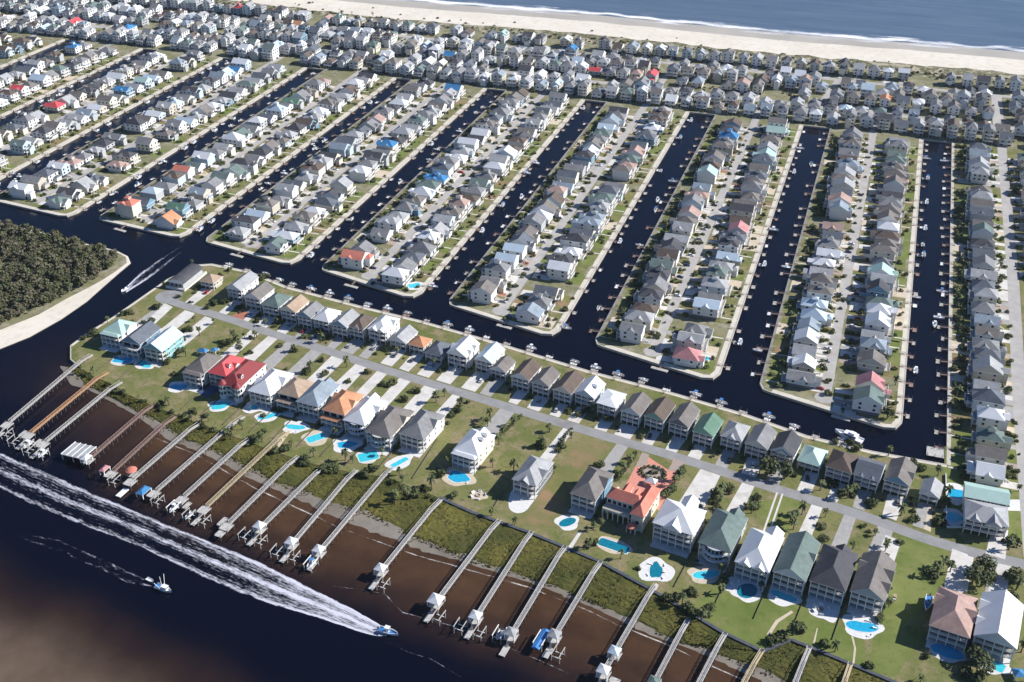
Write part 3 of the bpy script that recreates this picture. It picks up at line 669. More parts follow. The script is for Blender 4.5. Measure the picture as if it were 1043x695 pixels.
    if porch:
        np_ = max(2, int(round(w / 3.6)))
        tops = decks if decks is not None else floors
        for q in range(tops):
            z = gh + q * fh; dk = MB(); dk.box(x0, x1, y0, yb - .02, z - .36, z, M_TRIM, M_DECK); k_ = dk.build('deck', R)
            rl = MB(); rail(rl, (x0 + .1, y0 + .1, z), (x1 - .1, y0 + .1, z)); rail(rl, (x0 + .1, y0 + .1, z), (x0 + .1, yb, z)); rail(rl, (x1 - .1, y0 + .1, z), (x1 - .1, yb, z)); rl.build('railing', k_)
        pt = eave - .28 if decks is None else gh + (tops - 1) * fh
        for q in range(np_ + 1): link('porch_post', POST, R, (x0 + .25 + (w - .5) * q / np_, y0 + .25, -.1), 0, (1, 1, pt + .1))
        if lower:
            g = MB(); roof(g, x0 - .3, x1 + .3, y0 - .4, yb + .2, gh + tops * fh - .2, .9, rm, 'hip', 'x', wm, .18); g.build('porch_roof', R)
            for q in range(np_ + 1): link('porch_post', POST, R, (x0 + .25 + (w - .5) * q / np_, y0 + .35, gh + (tops - 1) * fh), 0, (.8, .8, fh - .4))
    for q in range(floors):
        z = gh + q * fh + 1.35; nw = max(2, int(w / 4.2))
        for e in range(nw):
            o_ = place_window(R, 'd' if porch else 'm', x0 + w * (e + .5) / nw, yb - .02, z - (.15 if porch else 0), '-y')
            if porch: o_.scale = (w / nw / 2.3 * (.86 if (q + e) % 3 else .6), 1, 1.08)  # doors widened so their dark glass stands in for deep porch shade
        ns = max(2, int((y1 - yb) / 5.2))
        for e in range(ns): place_window(R, 's', x1 + .02 if side == '+x' else x0 - .02, yb + (y1 - yb) * (e + .5) / ns, z, side)
    if garage == '+y':
        for e in (-1, 1): link('garage_door', GARAGE, R, (e * w * .24, y1 - .38, .05), math.pi)
    elif garage == '-y':
        for e in (-1, 1): link('garage_door', GARAGE, R, (e * w * .22, yb + .40, .05), 0)
    if stair:
        s = MB(); xs_ = x0 + w * .5 if stair == 'mid' else x1 - 1.2; run = 4.4; xw = .7
        for q in range(8):
            z = gh - (q + 1) * gh / 9; y = y0 - q * run / 8; s.box(xs_ - xw, xs_ + xw, y - run / 8, y, z - .15, z, M_TRIM, M_DECK)
        for e in (-1, 1): s.beam((xs_ + e * xw, y0, gh - .3), (xs_ + e * xw, y0 - run, -.1), .12, .3, M_TRIM); s.beam((xs_ + e * xw, y0, gh + .8), (xs_ + e * xw, y0 - run, 1.0), .1, .12, M_TRIM)
        s.build('staircase', R)
    return R

HOUSES = []                                              # (x, y, short name) for naming what stands around them
def reg(a, b, short, w, d): HOUSES.append((a, b, short, w, d))
GR = 'houses along the river front'; GC = 'houses along the canal side of the front street'
RIV = [
 # px, py, w, d, options
 (120, 333, 13, 17, dict(kind='hip', rc='seafoam', wc='white', gables=[('+x', 2, 7, .4)], decks=2, lower=True), 'pale seafoam hip-roofed house', 'at the channel bend'),
 (142, 341, 12, 22, dict(kind='gable', rc='slate', wc='blue', decks=2), 'slate gabled house', 'second along from the channel bend'),
 (166, 346, 12.5, 20, dict(kind='gable', rc='pale_blue', wc='teal', gables=[('-x', -3, 6, .3)]), 'pale blue roofed teal house', 'above the turquoise pool'),
 (206, 370, 12, 21, dict(kind='hip', rc='brown_grey', wc='cream', decks=2, lower=True), 'brown-grey roofed house', 'with blue tarps behind it'),
 (231, 371, 11.5, 19, dict(kind='hip', rc='red', wc='white', gables=[('+x', 1, 6, .2)], dormers=[(3.0, -3, 0)]), 'bright red roofed house', 'beside the dark red roof'),
 (247, 380, 12.5, 26, dict(kind='hip', rc='dark_red', wc='white', turret=[(-4.8, -12.4, 2.4), (4.8, -12.4, 2.4)], porch=1.5, dormers=[(2.8, -6, 0)], fh=3.2), 'dark red roofed turreted house', 'beside the bright red roof'),
 (276, 388, 13.5, 23, dict(kind='hip', rc='white_metal', wc='white', gables=[('+x', 3, 8, .6), ('-x', -2, 6, .3)], floors=2), 'white hip-roofed house', 'beside the dark red turreted house'),
 (300, 395, 12.5, 19, dict(kind='hip', rc='tan', wc='tan', decks=1, lower=True), 'tan hip-roofed house', 'between a white roof and a blue-grey roof'),
 (324, 399, 13, 22, dict(kind='hip', rc='blue_grey', wc='pale_blue', gables=[('+y', 0, 7, 1)]), 'blue-grey hip-roofed house', 'between the tan and orange roofs'),
 (348, 410, 13, 23, dict(kind='hip', rc='orange', wc='peach', gables=[('+x', 2, 7, .3), ('-x', 5, 6, .3)], decks=1, lower=True), 'orange hip-roofed house', 'beside the blue-grey hip roof'),
 (372, 417, 12.5, 23, dict(kind='hip', rc='white_metal', wc='white', gables=[('+y', -2, 6, 2), ('+x', 3, 7, .6)], bow=True), 'white roofed bow-front house', 'between the orange and brown roofs'),
 (397, 428, 14, 25, dict(kind='hip', rc='brown_grey', wc='cream', gables=[('+x', 4, 7, .3), ('-x', 4, 7, .3)], bow=True), 'big brown hip-roofed house', 'beside the white bow-front house'),
 (430, 431, 13.5, 23, dict(kind='hip', rc='grey', wc='white', gables=[('+x', 3, 8, .2)]), 'grey hip-roofed white-walled house', 'at the edge of the empty lawns'),
 (482, 451, 13, 22, dict(kind='hip', rc='white_metal', wc='cream', gables=[('+y', 0, 7, .8)], dormers=[(3.2, 2, 0), (3.2, 6, 0)], decks=2, lower=True), 'white roofed house with dormers', 'alone between two empty lawns'),
 (543, 478, 12, 20, dict(kind='hip', rc='light_grey', wc='dark', gables=[('-y', 0, 6, .6), ('+x', 0, 7, .3)]), 'pale grey cross-gabled house', 'alone between lawns'),
 (603.5, 491, 12.3, 22, dict(kind='hip', rc='brown_grey', wc='blue', gables=[('+x', 3, 9, .4)]), 'blue-walled brown-roofed house', 'beside the terracotta mansion'),
 (692, 529, 18.5, 18, dict(kind='hip', rc='white_metal', wc='white', floors=3, gables=[('-y', 0, 8.5, 1.0), ('+y', 1, 7.5, 5)], axis='x', h=5.0, fh=2.8), 'wide white house with balconies', 'beside the terracotta mansion'),
 (737, 539, 14.5, 25, dict(kind='hip', rc='green_grey', wc='grey', gables=[('+y', 2, 7, 2)], bow=True, floors=2, fh=3.2), 'green-grey roofed bow-front house', 'beside the wide white house'),
 (774, 559, 14.5, 24, dict(kind='hip', rc='white_metal', wc='white', gables=[('-y', -3.2, 5.4, .8), ('-y', 3.2, 5.4, .8), ('+y', 3, 8, 3)], floors=2, fh=3.2), 'white house with twin front gables', 'beside the green-grey bow-front house'),
 (812, 567, 13.5, 26, dict(kind='gable', rc='green_grey', wc='white', gables=[('+x', 3, 6, .2)], floors=2, fh=3.2), 'long green-grey roofed house', 'beside the twin-gabled white house'),
 (850, 577, 14.5, 25, dict(kind='hip', rc='dark_grey', wc='white', gables=[('+y', 1, 7, 1)], floors=2, fh=3.2), 'dark grey hip-roofed house', 'above the round fire-pit patio'),
 (890, 587, 13.5, 25, dict(kind='gable', rc='brown_grey', wc='grey', gables=[('+x', -4, 7, .4), ('+x', 4, 8, .4), ('-x', 5, 7, .3)], floors=2, fh=3.2), 'brown-grey multi-gabled house', 'beside the big mown lot'),
 (972, 622, 15, 24, dict(kind='hip', rc='pink_tan', wc='tan', gables=[('+x', 1, 8, .5), ('-x', 5, 6, .2)], bow=False, floors=2, fh=3.1), 'pink-tan roofed house', 'beside the parked boat and oval pool'),
 (1018, 631, 15.5, 26, dict(kind='gable', rc='white_metal', wc='white', gables=[('-x', -4, 5.5, .2), ('-x', 6, 7, .3)], floors=2, fh=3.2), 'white gabled house', 'rightmost on the river front'),
]
def front_rot(a): return math.radians(-2.0 if a < -340 else -2.0 - 6.0 * min(1, (a + 340) / 250))
DRIVES = []
for (px, py, w, d, op, short, where) in RIV:
    z = 9.5; a, b = P(px, py, z); r = front_rot(a)
    big_house('riverfront_house', f'{short} {where}', 'house', GR, a, b, r, w, d, **op)
    reg(a, b, short, w, d); DRIVES.append((a, b + d / 2, 1, w, short))
CAN = [
 (215, 283, 10, 10, dict(kind='hip', rc='tan', wc='tan', floors=1), 'small tan hipped cottage', 'beside the boathouse'),
 (247, 288, 10.5, 19, dict(kind='gable', rc='light_grey', wc='white'), 'pale grey gabled long house', 'near the street end'),
 (264, 298, 11, 16, dict(kind='gable', rc='brown_grey', wc='white', gables=[('-x', -2, 5, .2)]), 'brown-grey gabled house', 'third from the boathouse'),
 (282, 306, 11.5, 15, dict(kind='hip', rc='green_grey', wc='pale_blue'), 'green-grey hipped house', 'beside a tan gabled house'),
 (300, 311, 10.5, 15, dict(kind='gable', rc='tan', wc='cream'), 'tan gabled house', 'between green-grey and grey roofs'),
 (316, 317, 9.5, 14, dict(kind='gable', rc='grey', wc='blue'), 'grey gabled blue-walled house', 'beside a white hipped house'),
 (333, 321, 10.5, 14, dict(kind='hip', rc='white_metal', wc='white', gables=[('-x', 0, 5, .2)]), 'white hipped house', 'between two grey gabled houses'),
 (352, 326, 10.5, 15, dict(kind='gable', rc='light_grey', wc='blue'), 'light grey gabled blue house', 'beside a white hipped house'),
 (369, 328, 9.5, 15, dict(kind='hip', rc='brown', wc='grey', gables=[('-y', 0, 5, .5)]), 'brown hipped house', 'beside the tall white stair house'),
 (391, 331, 11.5, 17, dict(kind='hip', rc='white_metal', wc='white', gables=[('-y', -2, 5, .5), ('-y', 3, 5, .5), ('+x', 3, 6, .3)], stair='mid', floors=2, fh=3.2), 'tall white house with front stairs', 'above a broad concrete drive'),
 (411, 341, 10.5, 14, dict(kind='gable', rc='light_grey', wc='white', floors=1), 'low light grey gabled house', 'beside the small orange roof'),
 (428, 347, 9.5, 10, dict(kind='hip', rc='orange', wc='tan', floors=1, porch=1.5), 'small orange-roofed house', 'beside a low grey gabled house'),
 (447, 354, 10.5, 14, dict(kind='hip', rc='slate', wc='blue', floors=1), 'slate hipped low house', 'between small orange roof and tall white gables'),
 (472, 356, 12, 16, dict(kind='gable', rc='white_metal', wc='white', gables=[('+x', -3, 5, .4), ('+x', 3, 5, .4), ('-x', 0, 6, .4)], stair='mid', floors=2, fh=3.2), 'tall white multi-gabled house', 'beside a slate hipped low house'),
 (499, 361, 10.5, 16, dict(kind='gable', rc='pale_blue', wc='white', axis='y', stair='side'), 'pale blue gabled house', 'beside the tall white multi-gabled house'),
 (512, 371, 9.5, 12, dict(kind='gable', rc='brown_grey', wc='white', floors=1), 'brown-grey gabled small house', 'beside the pale blue gabled house'),
 (536, 378, 10.5, 16, dict(kind='gable', rc='brown', wc='white'), 'brown gabled house', 'first of three alike above strip driveways'),
 (556, 385, 10, 14, dict(kind='gable', rc='brown_grey', wc='grey'), 'brown-grey gabled house with grey walls', 'middle of three alike'),
 (579, 391, 10.5, 17, dict(kind='gable', rc='brown', wc='cream'), 'brown gabled cream-walled house', 'beside the white and blue house'),
 (601, 396, 11, 15, dict(kind='gable', rc='white_metal', wc='pale_blue', dormers=[(2.6, 0, 0)]), 'white gabled blue-walled house', 'with a roof dormer'),
 (623, 406, 10.5, 14, dict(kind='hip', rc='white_metal', wc='white', h=1.6), 'flat white-roofed house', 'beside the white gabled blue-walled house'),
 (648, 413, 10.5, 16, dict(kind='gable', rc='brown_grey', wc='pale_blue'), 'brown-grey gabled pale-blue house', 'first of the matching stair houses'),
 (672, 418, 10.5, 16, dict(kind='gable', rc='brown', wc='green'), 'brown gabled green-walled house', 'between matching brown roofs'),
 (697, 424, 10.5, 17, dict(kind='gable', rc='brown_grey', wc='dark'), 'brown-grey gabled dark-walled house', 'beside the green roof'),
 (721, 434, 10.5, 15, dict(kind='gable', rc='green', wc='green'), 'green gabled house', 'beside brown gabled houses'),
 (749, 439, 10.5, 14, dict(kind='hip', rc='light_grey', wc='pale_blue', gables=[('-y', 0, 5, .4)]), 'light grey hipped pale-blue house', 'beside the green gabled house'),
 (775, 446, 11, 16, dict(kind='gable', rc='grey', wc='cream'), 'grey gabled cream-walled house', 'two along from the green gabled house'),
 (801, 453, 11.5, 15, dict(kind='gable', rc='dark_grey', wc='white', gables=[('-y', 0, 6, .6)]), 'dark grey gabled white-walled house', 'opposite the twin front gables'),
 (828, 463, 11, 14, dict(kind='hip', rc='seafoam', wc='green', floors=1), 'pale seafoam hipped cottage', 'opposite a dark grey hip roof'),
 (858, 470, 12, 15, dict(kind='hip', rc='brown', wc='pale_blue'), 'brown hipped pale-blue house', 'beside the seafoam cottage'),
 (886, 478, 11.5, 15, dict(kind='gable', axis='x', rc='slate', wc='pale_blue', gables=[('-y', -2.6, 3, .2), ('-y', 2.6, 3, .2)]), 'slate roofed house with two dormers', 'beside a tan-brown gabled house'),
 (917, 482, 11.5, 17, dict(kind='gable', rc='brown_grey', wc='blue', gables=[('+x', 0, 6, .2)]), 'brown-grey gabled blue-walled house', 'beside the small white house'),
 (949, 497, 8.5, 11, dict(kind='gable', rc='light_grey', wc='white', floors=1), 'small white gabled cottage', 'at the head of the rightmost canal'),
]
for (px, py, w, d, op, short, where) in CAN:
    a, b = P(px, py, 8.0 if op.get('floors', 2) == 2 else 6.0); r = front_rot(a) - math.radians(1)
    op = dict(op); op.setdefault('porch', 2.2); op['garage'] = '-y'
    big_house('canal_house', f'{short} {where}', 'house', GC, a, b, r, w, d, fh=op.pop('fh', 2.8), gh=2.5, **op)
    reg(a, b, short, w, d); DRIVES.append((a, b - d / 2, -1, w, short))
# the terracotta mansion with its arcades
a, b = P(641, 509, 9); r = front_rot(a); short = 'terracotta mansion'
R = thing('riverfront_house', 'terracotta-roofed cream mansion with an arcaded front and a red paved forecourt', 'house', (a, b, 0), r, GR)
R.scale = (.84, 1, 1); mb = MB(); mb.box(-12, 12, -3, 4, 0, 9.6, WALL['cream']); mb.box(6, 12.5, -9, 13, 0, 9.4, WALL['cream']); mb.box(-12.3, -11, -4, 11, 0, 5, WALL['cream']); mb.build('wall', R)
mb = MB(); roof(mb, -12.6, 9.0, -3.6, 4.6, 9.62, 3.2, ROOF['terracotta'], 'hip', 'x'); mb.build('roof', R)
mb = MB(); roof(mb, 4.6, 13.1, -9.6, 13.6, 9.45, 3.7, ROOF['terracotta'], 'hip', 'y'); mb.build('roof', R)
mb = MB(); roof(mb, -6.5, -1.5, 0, 8.6, 9.6, 2.4, ROOF['terracotta'], 'gable', 'y', WALL['cream']); mb.box(-6, -2, 4, 8, 0, 9.3, WALL['cream']); mb.build('gable', R)
mb = MB(); roof(mb, .4, 4.6, 0, 7.0, 9.6, 2.1, ROOF['terracotta'], 'gable', 'y', WALL['cream']); mb.box(.8, 4.2, 4, 6.5, 0, 9.3, WALL['cream']); mb.build('gable', R)
ar = MB()                                               # arcade: piers, arches of short straight pieces, and a balcony above
def arcade(mb, x0, x1, y, z0, z1, n, mat):
    for q in range(n + 1):
        x = x0 + (x1 - x0) * q / n; mb.box(x - .3, x + .3, y - .3, y + .3, z0, z1, mat)
    for q in range(n):
        xa = x0 + (x1 - x0) * q / n + .3; xb = x0 + (x1 - x0) * (q + 1) / n - .3; xm = (xa + xb) / 2; rr = (xb - xa) / 2; zc = z1 - rr - .3
        for e in range(6):
            t0, t1 = math.pi * e / 6, math.pi * (e + 1) / 6
            p0 = (xm + rr * math.cos(t0), zc + rr * math.sin(t0)); p1 = (xm + rr * math.cos(t1), zc + rr * math.sin(t1))
            mb.hexa([(p0[0], y - .28, p0[1]), (p1[0], y - .28, p1[1]), (p1[0], y + .28, p1[1]), (p0[0], y + .28, p0[1]), (p0[0], y - .28, z1 - .01), (p1[0], y - .28, z1 - .01), (p1[0], y + .28, z1 - .01), (p0[0], y + .28, z1 - .01)], mat)
arcade(ar, -12, 3.5, -7.6, 0, 5.4, 5, WALL['cream']); ar.box(-12.3, 3.8, -7.9, -3.02, 5.4, 5.75, WALL['cream'], M_DECK); ar.build('arcade', R)
ar = MB(); rail(ar, (-12.1, -7.7, 5.75), (3.6, -7.7, 5.75), WALL['cream']); ar.build('railing', R)
ar = MB(); arcade(ar, 6.1, 12.4, -9.4, 0, 8.9, 1, WALL['cream']); ar.build('arcade', R)
ar = MB(); arcade(ar, 4.6, 9.6, -12.0, 0, 3.6, 2, WALL['cream']); ar.lathe(7.1, -10.6, [(2.9, 3.6), (2.9, 3.8), (.1, 5.2)], 14, ROOF['terracotta']); ar.build('garden_pavilion', R)
for q in range(5): place_window(R, 'd', -10.4 + q * 3.1, -3.04, 7.2, '-y'); place_window(R, 'd', -10.4 + q * 3.1, -3.04, 1.8, '-y')
for q in range(4): place_window(R, 's', 12.54, -6 + q * 5, 7, '+x'); place_window(R, 's', 12.54, -6 + q * 5, 3, '+x')
place_window(R, 'd', 9.2, -9.04, 5, '-y')
reg(a, b, short, 25, 24)
# boathouse with its barrel roof at the head of the front street
a, b = P(189, 279, 5); R = thing('boathouse', 'long boathouse with a dark barrel roof and white deck at the canal corner', 'boathouse', (a, b, 0), math.radians(0))
mb = MB(); mb.box(-7, 7, -13, 13, -2.2, 0.9, M_TRIM, M_DECK); mb.build('deck', R)
mb = MB(); mb.box(-5, 5, -11, 11, .9, 4.0, WALL['grey']); mb.build('wall', R)
mb = MB(); n_ = 10
for q in range(n_):
    t0, t1 = math.pi * q / n_, math.pi * (q + 1) / n_
    p0, p1 = (5.6 * math.cos(t0), 4 + 2.6 * math.sin(t0)), (5.6 * math.cos(t1), 4 + 2.6 * math.sin(t1))
    mb.poly([(p0[0], -11.6, p0[1]), (p0[0], 11.6, p0[1]), (p1[0], 11.6, p1[1]), (p1[0], -11.6, p1[1])][::-1], ROOF['dark_grey'])
mb.poly([(5.6 * math.cos(math.pi * q / n_), -11.6, 4 + 2.6 * math.sin(math.pi * q / n_)) for q in range(n_ + 1)], M_TRIM)
mb.poly([(5.6 * math.cos(math.pi * q / n_), 11.6, 4 + 2.6 * math.sin(math.pi * q / n_)) for q in range(n_, -1, -1)], M_TRIM); mb.build('roof', R)
mb = MB(); rail(mb, (-6.9, -12.9, .9), (6.9, -12.9, .9)); rail(mb, (6.9, -12.9, .9), (6.9, 12.9, .9)); mb.build('railing', R)
for q in (-3, 0, 3): place_window(R, 'd', q, -11.04, 2.6, '-y')
reg(a, b, 'boathouse', 14, 26)
# the big pair by the rightmost strip
a, b = P(1005, 502, 9)
big_house('canal_house', 'long seafoam-roofed house with pool terraces at the end of the rightmost strip', 'house', GC, a, b, math.radians(0), 19, 11, floors=2, kind='gable', axis='x', rc='seafoam', wc='white', porch=2.2, garage=None, h=2.4); reg(a, b, 'long seafoam-roofed house', 19, 11)
a, b = P(1005, 522, 9)
big_house('canal_house', 'rambling grey hip-roofed house below the long seafoam roof', 'house', GC, a, b, math.radians(0), 18, 14, floors=2, kind='hip', axis='x', rc='light_grey', wc='grey', porch=2.4, garage='-y', gables=[('-y', 3, 7, 1.5), ('-y', -5, 5, .5)], h=3.6); reg(a, b, 'rambling grey house', 18, 14)

# houses along the fingers and the ocean roads
RC = (['light_grey'] * 8 + ['grey'] * 8 + ['slate'] * 4 + ['dark_grey'] * 4 + ['brown_grey'] * 5 + ['brown'] * 3 + ['white_metal'] * 4 + ['blue_grey'] * 2 + ['green_grey', 'green_grey', 'pink_tan', 'pale_blue'])
WC = ['white'] * 20 + ['cream'] * 5 + ['pale_blue'] * 3 + ['grey'] * 5 + ['tan', 'tan', 'blue']
RNAME = {'light_grey': 'light grey', 'grey': 'grey', 'slate': 'slate', 'dark_grey': 'dark grey', 'brown_grey': 'taupe', 'brown': 'brown', 'white_metal': 'white', 'blue_grey': 'blue-grey', 'tan': 'tan', 'green_grey': 'green-grey',
         'pink_tan': 'pinkish', 'pale_blue': 'pale blue', 'seafoam': 'seafoam', 'orange': 'orange', 'terracotta': 'terracotta', 'red': 'red', 'blue': 'blue', 'rose': 'rose', 'dark_red': 'dark red', 'green': 'green'}
def small_house(mbs, rr, w, d, floors, kind, axis, rc, wc, road):
    """wall, roof and porch meshes of a finger house; local x is across the row, the road lies towards road * x"""
    wl_, rf_, pc_, st_ = mbs; rm, wm = ROOF[rc], WALL[wc]; gh, fh = 2.5, 2.8; ev = gh + floors * fh
    x0, x1, y0, y1 = -w / 2, w / 2, -d / 2, d / 2
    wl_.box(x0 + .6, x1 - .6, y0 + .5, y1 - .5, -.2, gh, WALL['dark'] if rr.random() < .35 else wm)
    wl_.box(x0, x1, y0, y1, gh, ev - .02, wm); wl_.box(x0 - .04, x1 + .04, y0 - .04, y1 + .04, gh - .14, gh + .12, M_TRIM)
    for sx in (-1, 1):
        for q in (-.3, .3): wl_.box(sx * (w / 2 - .59) - .05, sx * (w / 2 - .59) + .05, q * d - d * .16, q * d + d * .16, .1, gh - .4, M_OPEN)  # dark panels on the ground storey, shade of the bays painted in
    ov = .5; half = (d if axis == 'x' else w) / 2 + ov; h = half * rr.uniform(.5, .66)
    roof(rf_, x0 - ov, x1 + ov, y0 - ov, y1 + ov, ev, h, rm, kind, axis, wm)
    if rr.random() < .6:
        g = rr.uniform(4.5, min(6.5, d - 3)); gp = rr.uniform(-.15, .15) * d; sx = rr.choice((-1, 1))
        if axis == 'y': roof(rf_, min(0, sx * (w / 2 + ov + .2)), max(0, sx * (w / 2 + ov + .2)), gp - g / 2, gp + g / 2, ev + .05, min(g * .33, h - .1), rm, 'gable', 'x', wm)
        else: roof(rf_, gp * 1.4 - g / 2, gp * 1.4 + g / 2, y0 - ov - .2, 0, ev + .05, min(g * .33, h - .1), rm, 'gable', 'y', wm)
    elif rr.random() < .3 and axis == 'x':
        rf_.box(x0 + w * .3, x0 + w * .3 + .7, -.35 + d * .1, .35 + d * .1, ev, ev + h + .5, M_TRIM)
    if rr.random() < .6:                                   # a lower wing under a roof of its own
        sx = rr.choice((-1, 1)); ww = rr.uniform(2.6, 4.2); wd_ = d * rr.uniform(.45, .7); yo = rr.uniform(-.5, .5) * (d - wd_); ze = gh + fh * (floors - rr.choice((0, 1)) if floors > 1 else 1) - .35
        xa_, xb_ = sorted((sx * (w / 2 + .02), sx * (w / 2 + ww))); wl_.box(xa_, xb_, yo - wd_ / 2, yo + wd_ / 2, -.2 if rr.random() < .5 else gh - .3, ze - .02, wm)
        roof(rf_, min(xa_, 0) if sx < 0 else w / 2 - .3, xb_ + .4 if sx > 0 else -w / 2 + .3, yo - wd_ / 2 - .4, yo + wd_ / 2 + .4, ze, wd_ * .28, rm, rr.choice(('hip', 'gable')), 'x', wm, .2) if sx > 0 else roof(rf_, xa_ - .4, -w / 2 + .3, yo - wd_ / 2 - .4, yo + wd_ / 2 + .4, ze, wd_ * .28, rm, rr.choice(('hip', 'gable')), 'x', wm, .2)
    if rr.random() < .3 and kind == 'hip':
        wl_.box(-1.8, 1.8, -1.5, 1.5, ev + h * .5, ev + h + .5, wm); roof(rf_, -2.2, 2.2, -1.9, 1.9, ev + h + .52, 1.0, rm, 'hip', 'x', wm, .15)
    pd = rr.uniform(1.8, 3.0); s = -road; xa, xb = sorted((s * w / 2, s * (w / 2 + pd)))
    for q in range(floors):
        z = gh + q * fh
        pc_.box(xa + .02, xb, y0 + .4, y1 - .4, z - .2, z, M_TRIM, M_DECK); xo = xb if s > 0 else xa
        pc_.box(xo - .06, xo + .06, y0 + .4, y1 - .4, z + .85, z + .97, M_TRIM); pc_.box(xo - .03, xo + .03, y0 + .4, y1 - .4, z + .15, z + .55, M_TRIM)
    xo = (xb if s > 0 else xa) - s * .2
    for q in range(4): yy = y0 + .6 + (d - 1.2) * q / 3; pc_.box(xo - .1, xo + .1, yy - .1, yy + .1, -.1, gh + fh * (floors - 1) + .9, M_TRIM)
    xr = road * (w / 2); st = rr.uniform(-.25, .25) * d                        # stairs on the road side
    for q in range(5): xx = xr + road * (.2 + q * .75); st_.box(min(xx, xx + road * .75), max(xx, xx + road * .75), st - .7, st + .7, gh - (q + 1) * gh / 6 - .12, gh - (q + 1) * gh / 6, M_TRIM, M_DECK)
    return ev
rr = random.Random(21)
CAND = []                                                # every house of the fingers and the ocean roads
SPECIAL = [((345, 262), 'terracotta'), ((395, 277), 'white_metal'), ((433, 180), 'blue'), ((116, 213), 'terracotta'), ((165, 225), 'orange'), ((175, 215), 'green'), ((178, 172), 'terracotta'), ((128, 93), 'blue'), ((48, 110), 'red'), ((18, 92), 'red'), ((66, 50), 'blue'), ((130, 30), 'blue'),
           ((75, 23), 'red'), ((715, 176), 'seafoam'), ((740, 133), 'blue'), ((610, 72), 'red'), ((655, 78), 'red'), ((790, 136), 'seafoam'), ((795, 155), 'seafoam'), ((752, 235), 'rose'), ((878, 395), 'rose'), ((850, 205), 'pink_tan'), ((843, 230), 'pink_tan'), ((702, 352), 'rose'), ((897, 278), 'seafoam'), ((822, 321), 'pale_blue'), ((237, 67), 'blue'), ((150, 82), 'seafoam'), ((395, 150), 'blue'), ((300, 100), 'seafoam'), ((475, 90), 'blue'), ((270, 100), 'green'),
           ((455, 55), 'blue'), ((310, 27), 'orange'), ((247, 7), 'red'), ((505, 37), 'seafoam'), ((890, 93), 'pale_blue'), ((904, 103), 'orange'), ((585, 55), 'blue')]
for i in range(len(FR)):
    L, R_, tl, tr = finger_outline(i)
    for side in (0, 1):
        xc = L + 20.5 if side == 0 else R_ - 20.0
        y = (tl if side == 0 else tr) + (13.5 if side == 0 else 14); k = 0
        while y < 925:
            k += 1
            if rr.random() > (0.045 if k > 1 else 0):
                CAND.append([xc + rr.uniform(-1.3, 1.3), y + rr.uniform(-.6, .6), 1 if side == 0 else -1, 0, i, side, k])
            y += rr.uniform(13.4, 15.2)
y = 479; k = 0
while y < 930:
    k += 1
    if rr.random() > .04: CAND.append([64 + 19.5 + rr.uniform(-1, 1), y, 1, 0, -1, 0, k])
    y += rr.uniform(14.5, 16)
y = 436; k = 0
while y < 930:
    k += 1
    if rr.random() > .06: CAND.append([103 + 18 + rr.uniform(-1, 1), y, -1, 0, -1, 1, k])
    y += rr.uniform(14.5, 16.5)
ROWS = [('at the canal heads', 955, 1), ('facing the second street from the canal heads', 976, 1), ('behind the second street', 1012, -1), ('in the middle row below the beach road', 1036, 1), ('just below the beach road', 1054, 1), ('in the beach-front row', 1093, -1), ('second from the dunes', 1107, -1)]
for q, (nm, yy, rd) in enumerate(ROWS[:6]):
    x = 160; k = 0
    while x > -1300:
        k += 1
        if rr.random() > .07 and not any(abs(x - c) < 6.5 for c in (-200, 102, -488, -45, -680) if q in (2, 3, 4)): CAND.append([x, yy + rr.uniform(-1.5, 1.5) + ((x + 200) * .012 if q > 3 else 0), rd, math.pi / 2, 10 + q, 0, k])
        x -= rr.uniform(12.8, 15.2)
def facing_mb(): return (MB(), MB(), MB(), MB())
for c in CAND:
    c.append(math.dist((c[0], c[1], 0), (0, 0, HCAM)))
def in_view(x, y):
    X, Y = x * CY + y * SY, -x * SY + y * CY
    zc = Y * CP + HCAM * SP; u = X / zc * FPX; v = -(Y * SP - HCAM * CP) / zc * FPX
    return -540 < u < 540 and -365 < v < 380
CAND = [c for c in CAND if in_view(c[0], c[1])]
order = sorted(range(len(CAND)), key=lambda j: CAND[j][-1])
near = set(order[:240]); windowed = set(order[:120])
far_mbs = facing_mb()
FARM = MB()
def bake(src, dst, x, y, rot):
    k = len(dst.v); c, s = math.cos(rot), math.sin(rot)
    dst.v += [(x + p[0] * c - p[1] * s, y + p[0] * s + p[1] * c, p[2]) for p in src.v]
    dst.f += [tuple(k + e for e in f) for f in src.f]; dst.m += [dst.mi(src.mats[e]) for e in src.m]
SMALLH = []
SPEC = {}
for (sx, sy), c_ in SPECIAL:
    q = P(sx, sy, 7); SPEC[min(range(len(CAND)), key=lambda e: (CAND[e][0] - q[0]) ** 2 + (CAND[e][1] - q[1]) ** 2)] = c_
